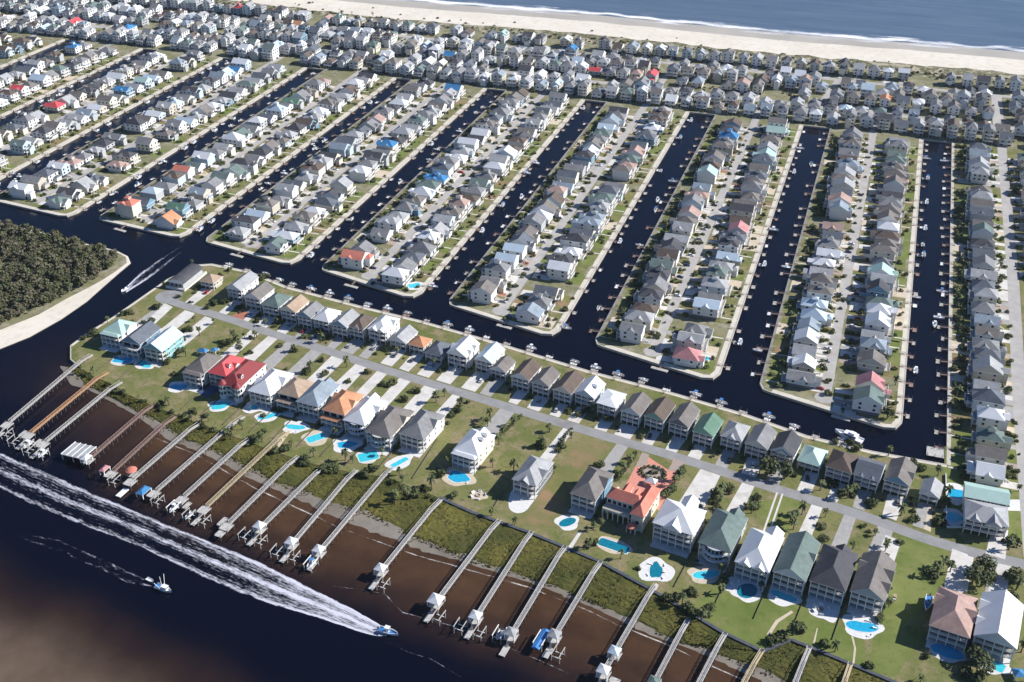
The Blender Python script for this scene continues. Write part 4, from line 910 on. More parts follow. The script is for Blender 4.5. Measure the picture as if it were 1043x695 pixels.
for j, (x, y, road, rot, i, side, k, dd) in enumerate(CAND):
    w = rr.uniform(12, 16); d = rr.uniform(9.2, 11.2); floors = 2 if rr.random() < .42 else 1
    if i == 5 and side == 0 and k == 1: floors = 3
    if i >= 10: w = rr.uniform(8.5, 14.5); d = rr.uniform(8, 11.5); floors = rr.choice((1, 2, 2, 2, 3))
    axis = 'x' if rr.random() < .7 else 'y'; kind = 'gable' if rr.random() < .52 else 'hip'
    rc = rr.choice(RC); wc = rr.choice(WC)
    if j in SPEC: rc = SPEC[j]
    mbs = facing_mb(); ev = small_house(mbs, rr, w, d, floors, kind, axis, rc, wc, road)
    if j in near:
        fin = f'{FING[i]} finger from right' if i >= 0 else 'rightmost strip'
        row = ('left row' if side == 0 else 'right row') if i >= 0 else ('canal row' if side == 0 else 'row across its road')
        kd = 'gabled' if kind == 'gable' else 'hipped'
        lab = f'{RNAME[rc]} {kd} house, {ORD[k - 1]} from the tip in {row} of {fin}'
        H = thing('beach_house', lab, 'house', (x, y, 0), rot, 'houses on the canal fingers')
        mbs[0].build('wall', H); mbs[1].build('roof', H); mbs[2].build('porch', H); mbs[3].build('staircase', H)
        if j in windowed:
            for q in range(floors):
                z = 2.5 + q * 2.8 + 1.4
                for e in (-.25, .25): place_window(H, 'm', e * w, -d / 2 - .02, z, '-y')
                place_window(H, 'd', road * -(w / 2 + .02), 0, z - .15, '-x' if road > 0 else '+x')
        SMALLH.append((x, y, road, w, d, i, side, k, fin, row))
    else:
        for q in range(floors):
            z = 2.5 + q * 2.8
            for e in (-.28, 0, .28): mbs[0].box(e * w - .7, e * w + .7, -d / 2 - .08, -d / 2 - .02, z + .7, z + 2.1, M_GLASS)
            for e in (-.25, .25): mbs[0].box(-w / 2 - .08, -w / 2 - .02, e * d - .7, e * d + .7, z + .7, z + 2.1, M_GLASS); mbs[0].box(w / 2 + .02, w / 2 + .08, e * d - .7, e * d + .7, z + .7, z + 2.1, M_GLASS)
        for s in mbs: bake(s, FARM, x, y, rot)
o = FARM.build('distant_houses'); tag(o, 'hundreds of small far-off houses on the outer fingers and ocean roads', 'houses', None, 'stuff')
# ------------------------------------------------------------------ drives, walks and lot ground
rd = random.Random(33)
def quad_sheet(mb, pts, z, mat): mb.poly([(x, y, z) for x, y in pts], mat)
for q, (a, b, s, w, short) in enumerate(DRIVES):
    r = front_rot(a); sy = street_y(a) - s * 3.3
    if short.startswith('wide white'): wd = 13; m0 = M_CONC
    elif short == 'white house with twin front gables': wd = 0
    else: wd = rd.uniform(6.5, 9.8) if s > 0 else rd.uniform(5.5, 9.5); m0 = rd.choice([M_CONC] * 5 + [M_GRAV] * 2)
    off = rd.uniform(-1.5, 1.5); x0, y0 = a + off, b - s * .5
    L_ = sy - y0; sh = math.sin(r) * -L_
    mb = MB()
    if wd == 0:
        for e in (-1.3, 1.3): quad_sheet(mb, [(a + e - .45, b - .5), (a + e + .45, b - .5), (a + e + .45 + 3, sy), (a + e - .45 + 3, sy)], .014, M_CONC)
        quad_sheet(mb, [(a - 5, b - .5), (a + 5, b - .5), (a + 5, b + 4), (a - 5, b + 4)], .012, M_CONC)
    else:
        flare = 1.0 if rd.random() < .4 else .8
        quad_sheet(mb, [(x0 - wd / 2, y0), (x0 + wd / 2, y0), (x0 + sh + wd / 2 * flare, street_y(x0 + sh + wd / 2) - s * 3.3), (x0 + sh - wd / 2 * flare, street_y(x0 + sh - wd / 2) - s * 3.3)], .010, m0)
    o = mb.build('driveway'); o['kind'] = 'structure'
for (px, py, w, d, op, short, where) in RIV:
    a, b = P(px, py, 9.5); r = front_rot(a); pts = [(-w / 2 + .3, -d / 2 - 4), (w / 2 - .3, -d / 2 - 4), (w / 2 - .3, -d / 2 + 4), (-w / 2 + .3, -d / 2 + 4)]
    sheet('patio', [(a + rot2(x, y, r)[0], b + rot2(x, y, r)[1]) for x, y in pts], .014, rd.choice([M_PATIO, M_CONC, M_PATIO]))
def px_sheet(name, pts, z, mat):
    pts = [P(*q) for q in pts]
    if name == 'patio': pts = smooth(pts + pts[:1], 2)[:-1]
    return sheet(name, pts, z, mat)
px_sheet('forecourt', [(648, 474), (657, 463), (667, 470), (681, 479), (686, 468), (696, 473), (681, 502), (671, 520), (634, 500)], .016, M_PAVER)
px_sheet('driveway', [(647, 476), (654, 461), (661, 463), (659, 474)], .019, M_BRICK)
px_sheet('driveway', [(680, 480), (687, 467), (697, 471), (692, 480)], .019, M_BRICK)
px_sheet('driveway', [(892, 590 - 22), (902, 545), (918, 551), (910, 575)], .016, M_CONC)
px_sheet('driveway', [(961, 600), (970, 559), (986, 565), (983, 604)], .016, M_CONC)
px_sheet('driveway', [(1004, 608), (1017, 574), (1030, 577), (1024, 612)], .016, M_CONC)
px_sheet('driveway', [(1004, 564), (1010, 540), (1027, 540), (1024, 570)], .016, M_CONC)
px_sheet('driveway', [(1024, 509), (1048, 509), (1048, 521), (1024, 520)], .016, M_PATIO)
px_sheet('driveway', [(941, 539), (946, 514), (950, 515), (948, 542)], .016, M_SANDY)
px_sheet('garden_path', [(781, 646), (790, 632), (806, 622), (808, 624), (793, 634), (784, 648)], .016, M_SANDY)
px_sheet('garden_path', [(828, 655), (832, 640), (833, 640), (830, 656)], .016, M_SANDY)
px_sheet('garden_path', [(868, 678), (870, 660), (867, 648), (869, 648), (872, 661), (870, 679)], .016, M_SANDY)
px_sheet('garden_path', [(576, 561), (590, 541), (593, 542), (580, 563)], .016, M_CONC)
px_sheet('garden_path', [(664, 600), (668, 594), (671, 596), (668, 602)], .016, M_CONC)
px_sheet('garden_path', [(276, 461), (293, 439), (295, 441), (279, 463)], .016, M_SANDY)
px_sheet('mulch_bed', [(236, 322), (246, 315), (255, 319), (248, 326)], .016, M_MULCH)
px_sheet('driveway', [(62 + 70, 334), (150, 326), (168, 309), (176, 313), (158, 330), (148, 338)], .016, M_CONC)
px_sheet('driveway', [(166, 334), (188, 318), (198, 321), (176, 338)], .016, M_CONC)
# every lot of the fingers: its bit of lawn, drive and the walk to the water
LOT = MB(); WLK = MB()
for (x, y, road, rot, i, side, k, dd) in CAND:
    if i >= 10:
        s = road; m0 = rd.choice([M_CONC, M_CONC, M_ROAD2, M_LAWN, M_TANLOT]); LOT_Y = sorted((y + s * 6, y + s * 15))
        quad_sheet(LOT, [(x - 3.2, LOT_Y[0]), (x + 3.2, LOT_Y[0]), (x + 3.2, LOT_Y[1]), (x - 3.2, LOT_Y[1])], .004, m0); continue
    xr0, xr1 = x + road * 7.0, x + road * 17.2
    y0, y1 = y - 7.0, y + 7.0
    def qd(xa, xb, ya, yb, z, m0):
        xa, xb = sorted((xa, xb)); quad_sheet(LOT, [(xa, ya), (xb, ya), (xb, yb), (xa, yb)], z, m0)
    if i == -1 and side == 1: xr1 = x + road * 13.5
    qd(xr0 - road * 2, xr1, y0, y1, .004, rd.choice([M_LAWN] * 4 + [M_TANLOT] * 2 + [M_GREEN, M_SANDY, M_CONC, M_CONC, M_GRAV]))
    wd = rd.uniform(4, 7.5); yc = y + rd.uniform(-2.5, 2.5)
    qd(xr0 - road * 2, xr1 + road * .3, yc - wd / 2, yc + wd / 2, .008, rd.choice([M_CONC] * 6 + [M_GRAV] * 2 + [M_BRICK, M_SANDY]))
    if rd.random() < .05: qd(xr0, xr0 + road * 5, y0 + .5, y0 + 4, .012, M_MULCH)
    xb0 = x - road * 6; xb1 = x - road * (16 if side == 1 else 18.4)
    qd(xb0, xb1, y0, y1, .004, rd.choice([M_LAWN] * 5 + [M_GREEN] * 3 + [M_TANLOT] * 2 + [M_SANDY]))
    if rd.random() < .7:
        yw = y + rd.uniform(-4, 4); qd(xb0, xb1, yw - .55, yw + .55, .008, M_CONC)
o = LOT.build('lot_ground'); o['kind'] = 'structure'

# ------------------------------------------------------------------ plants
def leaf_cloud(rg_, n, lumps, size, mat, flat=1.0):
    mb = MB()
    for _ in range(n):
        c = rg_.choice(lumps); th = rg_.uniform(0, 2 * math.pi); ph = math.acos(rg_.uniform(-.5, 1)); q = rg_.uniform(.55, 1.0) ** .6
        d = Vector((math.sin(ph) * math.cos(th), math.sin(ph) * math.sin(th), math.cos(ph) * flat)) * (c[3] * q)
        p0 = Vector(c[:3]) + d; nn = (d.normalized() + Vector((rg_.uniform(-.7, .7), rg_.uniform(-.7, .7), rg_.uniform(-.4, .9)))).normalized()
        u = nn.orthogonal().normalized(); u.rotate(Matrix.Rotation(rg_.uniform(0, 6.3), 3, nn)); v = nn.cross(u); s = size * rg_.uniform(.6, 1.35)
        mb.poly([p0 + u * s, p0 + v * s * .75, p0 - u * s, p0 - v * s * .75], mat)
    return mb
rp = random.Random(71)
BUSH = []
for q in range(7):
    lumps = [(0, 0, .45, .62)] + [(.5 * math.cos(t), .5 * math.sin(t), rp.uniform(.25, .6), rp.uniform(.35, .55)) for t in [rp.uniform(0, 6.28) for _ in range(5)]]
    BUSH.append(leaf_cloud(rp, 230, lumps, .16, M_LEAF).mesh('bush'))
CROWN = []
for q in range(5):
    lumps = [(0, 0, 1.25, .7)] + [(.55 * math.cos(t), .55 * math.sin(t), rp.uniform(.8, 1.6), rp.uniform(.38, .58)) for t in [k_ * 1.05 + rp.uniform(-.3, .3) for k_ in range(6)]]
    CROWN.append(leaf_cloud(rp, 420, lumps, .13, M_LEAF).mesh('crown'))
_t = MB(); _t.lathe(0, 0, [(.11, -.05), (.085, .5), (.06, 1.2)], 7, M_TRUNK)
for k_ in range(4):
    th = k_ * 1.6; _t.beam((0, 0, .55 + .1 * k_), (.45 * math.cos(th), .45 * math.sin(th), 1.15), .05, .05, M_TRUNK)
TRUNK = _t.mesh('trunk')
PALMC = []
for q in range(4):
    mb = MB()
    for e in range(22):
        th = e * 2.4 + rp.uniform(-.2, .2); el = rp.uniform(-.5, 1.1); Lf = rp.uniform(.8, 1.05); pts = []
        for sgm in range(5):
            t = sgm / 4; rr_ = Lf * t * math.cos(el) * (1 - .12 * t); zz = Lf * (t * math.sin(el) - .55 * t * t)
            wv = .17 * math.sin(math.pi * (.12 + .8 * t)); pts.append((rr_, zz, wv))
        for (r0, z0, w0), (r1, z1, w1) in zip(pts[:-1], pts[1:]):
            c, s = math.cos(th), math.sin(th)
            f = lambda r_, w_, z_: (r_ * c - w_ * s, r_ * s + w_ * c, 2.0 + z_)
            for e_ in (-1, 1): mb.poly([f(r0, 0, z0), f(r0, e_ * w0, z0 - w0 * .5), f(r1, e_ * w1, z1 - w1 * .5), f(r1, 0, z1)], M_PALM)
    PALMC.append(mb.mesh('crown'))
_t = MB(); _t.lathe(0, 0, [(.13, -.05), (.09, .3), (.08, 1.4), (.10, 1.9), (.03, 2.02)], 7, M_TRUNK); PTRUNK = _t.mesh('trunk')
def nearest_house(x, y):
    return min(HOUSES, key=lambda h: (h[0] - x) ** 2 + ((h[1] - y) * .75) ** 2)
PLANTS = {
 (60, 220): [(575, 285, 2.5), (490, 325, 2), (640, 350, 3), (685, 345, 3), (610, 370, 2), (540, 350, 1.5), (400, 365, 3), (290, 385, 3), (265, 395, 2.5), (380, 425, 3), (350, 430, 2), (530, 460, 2.5), (515, 460, 2), (555, 425, 2), (575, 480, 2.5), (635, 435, 2), (715, 500, 3), (730, 520, 3), (760, 495, 2), (800, 490, 2), (140, 475, 3), (200, 430, 2), (100, 495, 2), (500, 500, 2.5), (480, 550, 3), (520, 565, 2.5), (440, 580, 2.5), (380, 580, 2), (845, 440, 2), (905, 415, 2), (960, 545, 2.5), (1030, 630, 3), (730, 370, 2), (820, 250, 3), (850, 240, 3), (660, 240, 2), (700, 215, 2), (590, 640, 3), (560, 660, 3), (475, 640, 2)],
 (240, 260): [(85, 265, 2), (170, 270, 2.5), (280, 330, 2), (340, 310, 3), (350, 345, 3), (20, 370, 2), (85, 330, 2), (180, 365, 2), (240, 385, 2.5), (295, 465, 4), (365, 480, 3), (350, 425, 2), (455, 445, 3), (540, 475, 2.5), (460, 510, 2), (640, 520, 3), (600, 525, 2), (735, 545, 3), (690, 580, 3), (820, 590, 3), (855, 570, 2), (920, 615, 3), (810, 445, 2.5), (660, 395, 2), (780, 385, 2), (570, 400, 1.5), (60, 395, 2), (190, 630, 2), (110, 650, 2), (1030, 690, 2.5)],
 (160, 340): [(300, 25, 3), (385, 15, 2), (340, 65, 3), (270, 35, 2), (40, 105, 3), (150, 310, 3.5), (20, 280, 3), (50, 280, 3), (210, 350, 2), (180, 360, 2), (285, 390, 2.5), (350, 380, 3), (400, 420, 2.5), (430, 430, 3), (380, 425, 2), (520, 460, 3), (490, 470, 3), (550, 455, 2), (640, 490, 3.5), (600, 510, 3), (720, 540, 3), (690, 545, 3), (770, 505, 3), (800, 520, 2), (880, 545, 3), (850, 565, 3), (920, 490, 2), (990, 570, 2), (230, 390, 2), (440, 395, 2), (730, 405, 2.5), (500, 310, 2), (525, 300, 2), (200, 330, 2)],
 (340, 380): [(640, 180, 3), (610, 200, 2), (515, 140, 3), (480, 165, 2.5), (550, 115, 1.5), (880, 230, 2.5), (850, 290, 3), (690, 240, 2.5), (735, 205, 2.5), (675, 280, 3), (650, 375, 2.5), (435, 405, 3), (465, 370, 3.5), (400, 455, 3), (375, 470, 3), (330, 490, 3), (280, 480, 2.5), (485, 495, 2.5), (250, 520, 3), (300, 500, 3), (735, 390, 3), (740, 610, 2), (645, 575, 2), (935, 290, 2), (970, 260, 2), (960, 150, 2)],
 (480, 400): [(500, 75, 3), (470, 70, 2.5), (440, 85, 2.5), (560, 105, 3), (320, 155, 2), (290, 210, 3), (370, 215, 2.5), (355, 235, 2), (520, 290, 3), (555, 325, 1), (600, 330, 2.5), (620, 310, 2.5), (645, 280, 2.5), (670, 260, 2), (860, 320, 2.5), (850, 345, 3), (810, 390, 3), (830, 370, 2.5), (800, 410, 2.5), (780, 430, 2), (1000, 400, 3.5), (1010, 420, 3.5), (990, 440, 2.5), (1010, 465, 3), (480, 630, 2.5), (510, 620, 2), (530, 540, 2), (500, 555, 2)],
 (560, 460): [(700, 160, 3.5), (730, 150, 3), (680, 180, 3.5), (690, 215, 3), (670, 190, 2), (850, 210, 3.5), (845, 180, 2.5), (825, 240, 3), (890, 70, 6), (960, 90, 5), (855, 80, 4), (980, 280, 4), (1000, 270, 3.5), (1030, 245, 3), (800, 220, 2), (700, 490, 2.5), (705, 520, 2.5), (700, 570, 2.5), (585, 570, 2.5), (510, 590, 3.5), (540, 615, 3.5), (480, 600, 3), (590, 660, 4), (640, 650, 3.5), (560, 640, 3), (660, 630, 2.5), (620, 680, 3), (290, 430, 2), (150, 385, 2), (180, 375, 1.5), (360, 475, 1.5), (860, 560, 2), (780, 250, 2)],
 (783, 450): [(210, 185, 3.5), (260, 170, 3), (320, 215, 4), (290, 200, 4), (430, 250, 3), (410, 245, 2.5), (350, 200, 2.5), (540, 290, 3), (590, 310, 3.5), (690, 320, 3), (720, 240, 3), (730, 210, 3), (710, 330, 2.5), (85, 320, 3.5), (100, 345, 3.5), (210, 340, 2.5), (230, 300, 2), (225, 395, 2.5), (480, 420, 2.5), (475, 440, 2), (435, 375, 2), (535, 405, 2), (340, 435, 2), (390, 340, 1.2), (410, 365, 1.2), (380, 345, 1.2), (710, 500, 4), (740, 520, 3), (680, 530, 4), (660, 540, 3), (830, 560, 5), (880, 510, 5), (870, 570, 5), (840, 530, 4), (905, 540, 4), (1000, 400, 4), (980, 430, 3), (1005, 560, 4.5), (1010, 590, 4), (985, 545, 3), (985, 105, 2), (1020, 195, 2), (620, 100, 3), (590, 90, 2.5), (690, 130, 2.5), (490, 665, 2.5)],
 (783, 522): [(60, 505, 4), (20, 520, 3.5), (100, 490, 3), (120, 470, 3), (230, 530, 2.5), (270, 560, 2.5), (410, 625, 2), (620, 685, 2), (840, 600, 5), (870, 640, 5), (800, 650, 4), (845, 670, 4), (650, 580, 2), (460, 430, 2.5), (465, 400, 2), (1030, 560, 3), (1000, 340, 2.5), (1010, 270, 3)],
 (783, 150): [(790, 490, 4), (780, 520, 4), (940, 490, 3.5), (930, 540, 3), (1020, 100, 4.5), (1010, 170, 3.5), (920, 120, 3)],
 (740, 300): [(950, 100, 3), (940, 400, 4), (970, 380, 4), (980, 450, 4), (655, 490, 4.5), (635, 395, 3), (690, 360, 2.5), (415, 400, 2.5), (345, 345, 2.5), (350, 285, 2.5), (385, 290, 2.5), (650, 280, 2.5), (440, 600, 2), (530, 620, 3), (500, 600, 2.5), (660, 650, 2.5), (760, 680, 2)],
}
PL = []
for (zx, zy), lst in PLANTS.items():
    for (x, y, r_) in lst:
        q = ZP(zx, zy, x, y + r_ * 4); PL.append((q[0], q[1], r_ * (1.15 if r_ < 3.4 else .92)))
# scrub along the top of the marsh
rs = random.Random(12)
for _ in range(50):
    s = rs.random(); q = path_at(SOUTH, s); PL.append((q[0] + rs.uniform(-2, 2), q[1] + rs.uniform(-3.5, 1.5), rs.uniform(.9, 2.4)))
for (hx, hy, hs, hw, hd) in HOUSES:
    for _ in range(1 if hd < 18 else 2):
        sx = rs.choice((-1, 1)); PL.append((hx + sx * (hw / 2 + rs.uniform(.3, 1.6)), hy + rs.uniform(-.6, .75) * hd, rs.uniform(.9, 2.1)))

for (a_, b_, s_d, w_, sh_) in DRIVES:
    for _ in range(2):
        PL.append((a_ + rs.choice((-1, 1)) * rs.uniform(5.2, 7.2), b_ + s_d * rs.uniform(2, 14 if s_d > 0 else 9), rs.uniform(.8, 1.9)))
byhouse = {}
for (x, y, r_) in PL:
    h = nearest_house(x, y); byhouse.setdefault(h[2], []).append((x, y, r_))
NBUSH = [0]
def add_plant(kind, x, y, r_, lab, grp, rg_):
    if kind == 'bush': NBUSH[0] += 1
    if len(lab.replace('-', ' ').split()) > 16: lab = lab.replace(' plant from the street around the ', ' from street, ').replace('mid-sized', 'medium')
    rot = rg_.uniform(0, 6.28)
    if kind == 'bush':
        o = link('bush', rg_.choice(BUSH), None, (x, y, -.1), rot, (r_ * rg_.uniform(.85, 1.15), r_ * rg_.uniform(.85, 1.15), r_ * rg_.uniform(.8, 1.1))); tag(o, lab, 'bush', grp); return
    nm = 'tree' if kind == 'tree' else 'palm_tree'
    T_ = thing(nm, lab, 'tree' if kind == 'tree' else 'palm', (x, y, 0), rot, grp)
    if kind == 'tree':
        T_.scale = (r_, r_, r_ * rg_.uniform(.8, 1.0)); link('crown', rg_.choice(CROWN), T_); link('trunk', TRUNK, T_)
    else:
        s = r_ * .92; T_.scale = (s, s, s * rg_.uniform(.8, 1.1)); link('crown', rg_.choice(PALMC), T_); link('trunk', PTRUNK, T_)
SIZEW = lambda r_: 'small' if r_ < 2 else ('mid-sized' if r_ < 3 else 'large')
NEARB, OVER = [], []
for short, lst in byhouse.items():
    lst.sort(key=lambda q: -q[1] if q[1] < street_y(q[0]) else q[1])
    for q, (x, y, r_) in enumerate(lst):
        kind = 'tree' if r_ >= 3.9 else ('palm' if (rs.random() < .45 and r_ >= 2) else 'bush')
        noun = {'tree': 'leafy dark tree', 'palm': 'palm', 'bush': 'dark green bush'}[kind]
        lab = f'{SIZEW(r_)} {noun}, {ORD[q]} plant from the street around the {short}'
        if kind == 'bush': NEARB.append((r_ / math.dist((x, y, 0), (0, 0, HCAM)), x, y, r_, lab))
        else: add_plant(kind, x, y, r_, lab, 'garden plants of the front street', rs)
NEARB.sort(key=lambda q: -q[0])
for q, (_s, x, y, r_, lab) in enumerate(NEARB):
    if q < 298: add_plant('bush', x, y, r_, lab, 'garden plants of the front street', rs)
    else: OVER.append((x, y, r_))
# bushes on the finger lots: near ones are things, the far ones one mass
FB = []
for (x, y, road, rot, i, side, k, dd) in CAND:
    if i >= 10:
        for _ in range(2): FB.append((dd, x + rs.uniform(-7, 7), y + rs.choice((-1, 1)) * rs.uniform(6, 10), rs.uniform(.8, 2.0), i, side, k, 'yard'))
        continue
    nb_ = rs.choice((3, 4, 5, 6)) if side == 0 else rs.choice((1, 2, 3, 3))
    for _ in range(nb_):
        FB.append((dd, x - road * rs.uniform(8.5, 16.5), y + rs.uniform(-7.2, 7.2), rs.uniform(1.2, 3.4) if side == 0 else rs.uniform(.9, 2.3), i, side, k, 'back yard'))
    for _ in range(rs.choice((2, 3, 3, 4))): FB.append((dd, x + road * rs.uniform(8.5, 15.0), y + rs.choice((-1, 1)) * rs.uniform(4.2, 7.3), rs.uniform(.9, 2.3), i, side, k, 'front yard'))
FB.sort(key=lambda q: q[0])
FARB = MB(); cnt = {}
def bake_mesh(me, dst, x, y, s, rot):
    k = len(dst.v); c, sn = math.cos(rot) * s, math.sin(rot) * s
    dst.v += [(x + v.co.x * c - v.co.y * sn, y + v.co.x * sn + v.co.y * c, v.co.z * s - .1) for v in me.vertices]
    mi_ = dst.mi(me.materials[0])
    for p_ in me.polygons: dst.f.append(tuple(k + e for e in p_.vertices)); dst.m.append(mi_)
for (x, y, r_) in OVER: bake_mesh(rs.choice(BUSH), FARB, x, y, r_, rs.uniform(0, 6))
LOWB = [leaf_cloud(rp, 60, [(0, 0, .4, .7), (.4, .2, .4, .5), (-.3, -.3, .35, .5)], .30, M_LEAF).mesh('bush') for _ in range(4)]
for q, (dd, x, y, r_, i, side, k, where) in enumerate(FB):
    if NBUSH[0] < 300:
        fin = f'{FING[i]} finger' if 0 <= i < 10 else 'rightmost strip'
        key = (i, side, k, where); cnt[key] = cnt.get(key, 0) + 1
        extra = '' if cnt[key] == 1 else {2: 'other ', 3: 'further '}.get(cnt[key], 'last ')
        row = 'left row' if side == 0 else 'right row'
        add_plant('bush', x, y, r_, f'{extra}{SIZEW(r_)} bush, {ORD[k - 1]} {where} from tip, {row}, {fin} from right'.replace('rightmost strip from right', 'rightmost strip'), 'bushes on the finger lots', rs)
    else: bake_mesh(rs.choice(LOWB), FARB, x, y, r_, rs.uniform(0, 6))
for _ in range(2000):                                     # scrub at the dunes and between the ocean roads
    x = rs.uniform(-1200, 170); y = rs.choice((rs.uniform(1104, 1130), 1112 + abs(rs.gauss(0, 15)), rs.uniform(1000, 1064), rs.uniform(944, 988)))
    bake_mesh(rs.choice(LOWB), FARB, x, y, rs.uniform(.8, 2.2), rs.uniform(0, 6))
o = FARB.build('distant_shrubs'); tag(o, 'dark shrubs scattered through the finger lots, far gardens and dunes', 'shrubs', None, 'stuff')
# the islet's wood: one mass of crowns
WOOD = MB(); LOWW = [leaf_cloud(rp, 110, [(0, 0, .9, .6), (.4, .2, .8, .5), (-.35, -.3, .75, .5), (.1, -.4, 1.0, .4)], .19, M_WOOD).mesh('bush') for _ in range(6)]
def inside(x, y, poly):
    c = False
    for (ax, ay), (bx, by) in zip(poly, poly[1:] + poly[:1]):
        if (ay > y) != (by > y) and x < (bx - ax) * (y - ay) / (by - ay + 1e-12) + ax: c = not c
    return c
isle_wood = [P(*q) for q in ((-60, 220), (0, 229), (40, 238), (82, 249), (112, 257), (121, 262), (112, 273), (98, 284), (84, 292), (64, 302), (38, 315), (0, 331), (-60, 346))]
bx = [q[0] for q in isle_wood]; by = [q[1] for q in isle_wood]; placed = 0
while placed < 1700:
    x = rs.uniform(min(bx), max(bx)); y = rs.uniform(min(by), max(by))
    if inside(x, y, isle_wood): bake_mesh(rs.choice(LOWW), WOOD, x, y, rs.uniform(1.2, 2.6) if rs.random() < .7 else rs.uniform(2.6, 5.0), rs.uniform(0, 6)); placed += 1
o = WOOD.build('islet_wood'); tag(o, 'dense scrubby wood covering the islet in the channel', 'wood', None, 'stuff')
# hedge ring in the mansion's forecourt
mb = MB(); cx, cy = P(665, 482)
ring = leaf_cloud(rp, 900, [(6 * math.cos(t * .42), 4.6 * math.sin(t * .42), .5, 1.1) for t in range(15)], .34, M_LEAF); ring2 = leaf_cloud(rp, 260, [(0, 0, .7, 1.6), (1.6, .5, .5, 1.0), (-1.5, -.6, .5, 1.0)], .34, M_LEAF)
tag(link('hedge', ring.mesh('hedge'), None, (cx, cy, 0)), 'round clipped hedge ring in the red forecourt of the terracotta mansion', 'hedge')
tag(link('bush', ring2.mesh('bush'), None, (cx, cy, 0)), 'dark bush in the middle of the round hedge ring of the forecourt', 'bush')
px_sheet('planting_bed', [(653, 483), (657, 476), (666, 473), (676, 477), (679, 485), (672, 491), (661, 491)], .024, M_BRICK)
for nm, p0, p1 in (('between the blue-walled house and the forecourt', (628, 490), (645, 468)), ('along the right side of the red forecourt', (683, 497), (696, 476)), ('beside the drive of the white house with dormers', (507, 447), (531, 424)), ('beside the drive of the pale grey cross-gabled house', (566, 457), (582, 437))):
    a, b = P(*p0), P(*p1); L_ = math.dist(a, b); n_ = int(L_ / 1.3)
    hm = leaf_cloud(rp, n_ * 40, [(a[0] + (b[0] - a[0]) * t / n_ + rs.uniform(-.3, .3), a[1] + (b[1] - a[1]) * t / n_, .5, rs.uniform(.7, 1.15)) for t in range(n_ + 1)], .27, M_LEAF)
    tag(hm.build('hedge'), f'dark clipped hedge row {nm}', 'hedge')

# ------------------------------------------------------------------ pools and patios
def blob(kind, L_, w, n=28):
    out = []
    for q in range(n):
        t = 2 * math.pi * q / n; c, s = math.cos(t), math.sin(t)
        if kind == 'rect': k_ = 1 / max(abs(c), abs(s)); out.append((c * k_ * L_ / 2, s * k_ * w / 2))
        elif kind == 'oval': out.append((c * L_ / 2, s * w / 2))
        elif kind == 'kidney': rr_ = 1 - .28 * math.exp(-((t - 1.5) / .55) ** 2) + .08 * math.cos(2 * t); out.append((c * L_ / 2 * rr_, s * w / 2 * rr_))
        else: rr_ = 1 + .10 * math.sin(3 * t + 1) + .06 * math.cos(5 * t); out.append((c * L_ / 2 * rr_, s * w / 2 * rr_))
    return out
def pool(px, py, L_, w, rot, kind, wm, pm, PL_, PW_, label, off=(0, 0), pk='free'):
    a, b = P(px, py); R = thing('swimming_pool', label, 'pool', (a, b, 0), math.radians(rot), 'pools behind the riverfront houses')
    L_ *= 1.12; w *= 1.15; mb = MB(); mb.poly([(x + off[0], y + off[1], .030) for x, y in blob(pk, PL_ * 1.02, PW_ * 1.25)], pm); mb.build('patio', R)
    o = blob(kind, L_ + .9, w + .9); i_ = blob(kind, L_, w); mb = MB(); n_ = len(o)
    for q in range(n_): mb.poly([(*o[q], .06), (*o[(q + 1) % n_], .06), (*i_[(q + 1) % n_], .06), (*i_[q], .06)], M_PATIO)
    mb.build('coping', R); mb = MB(); mb.poly([(x, y, .045) for x, y in i_], MATS[wm]); mb.build('pool_water', R); return R
PW, DW, BW = 'pool_water', 'deep_pool_water', 'blue_pool_water'
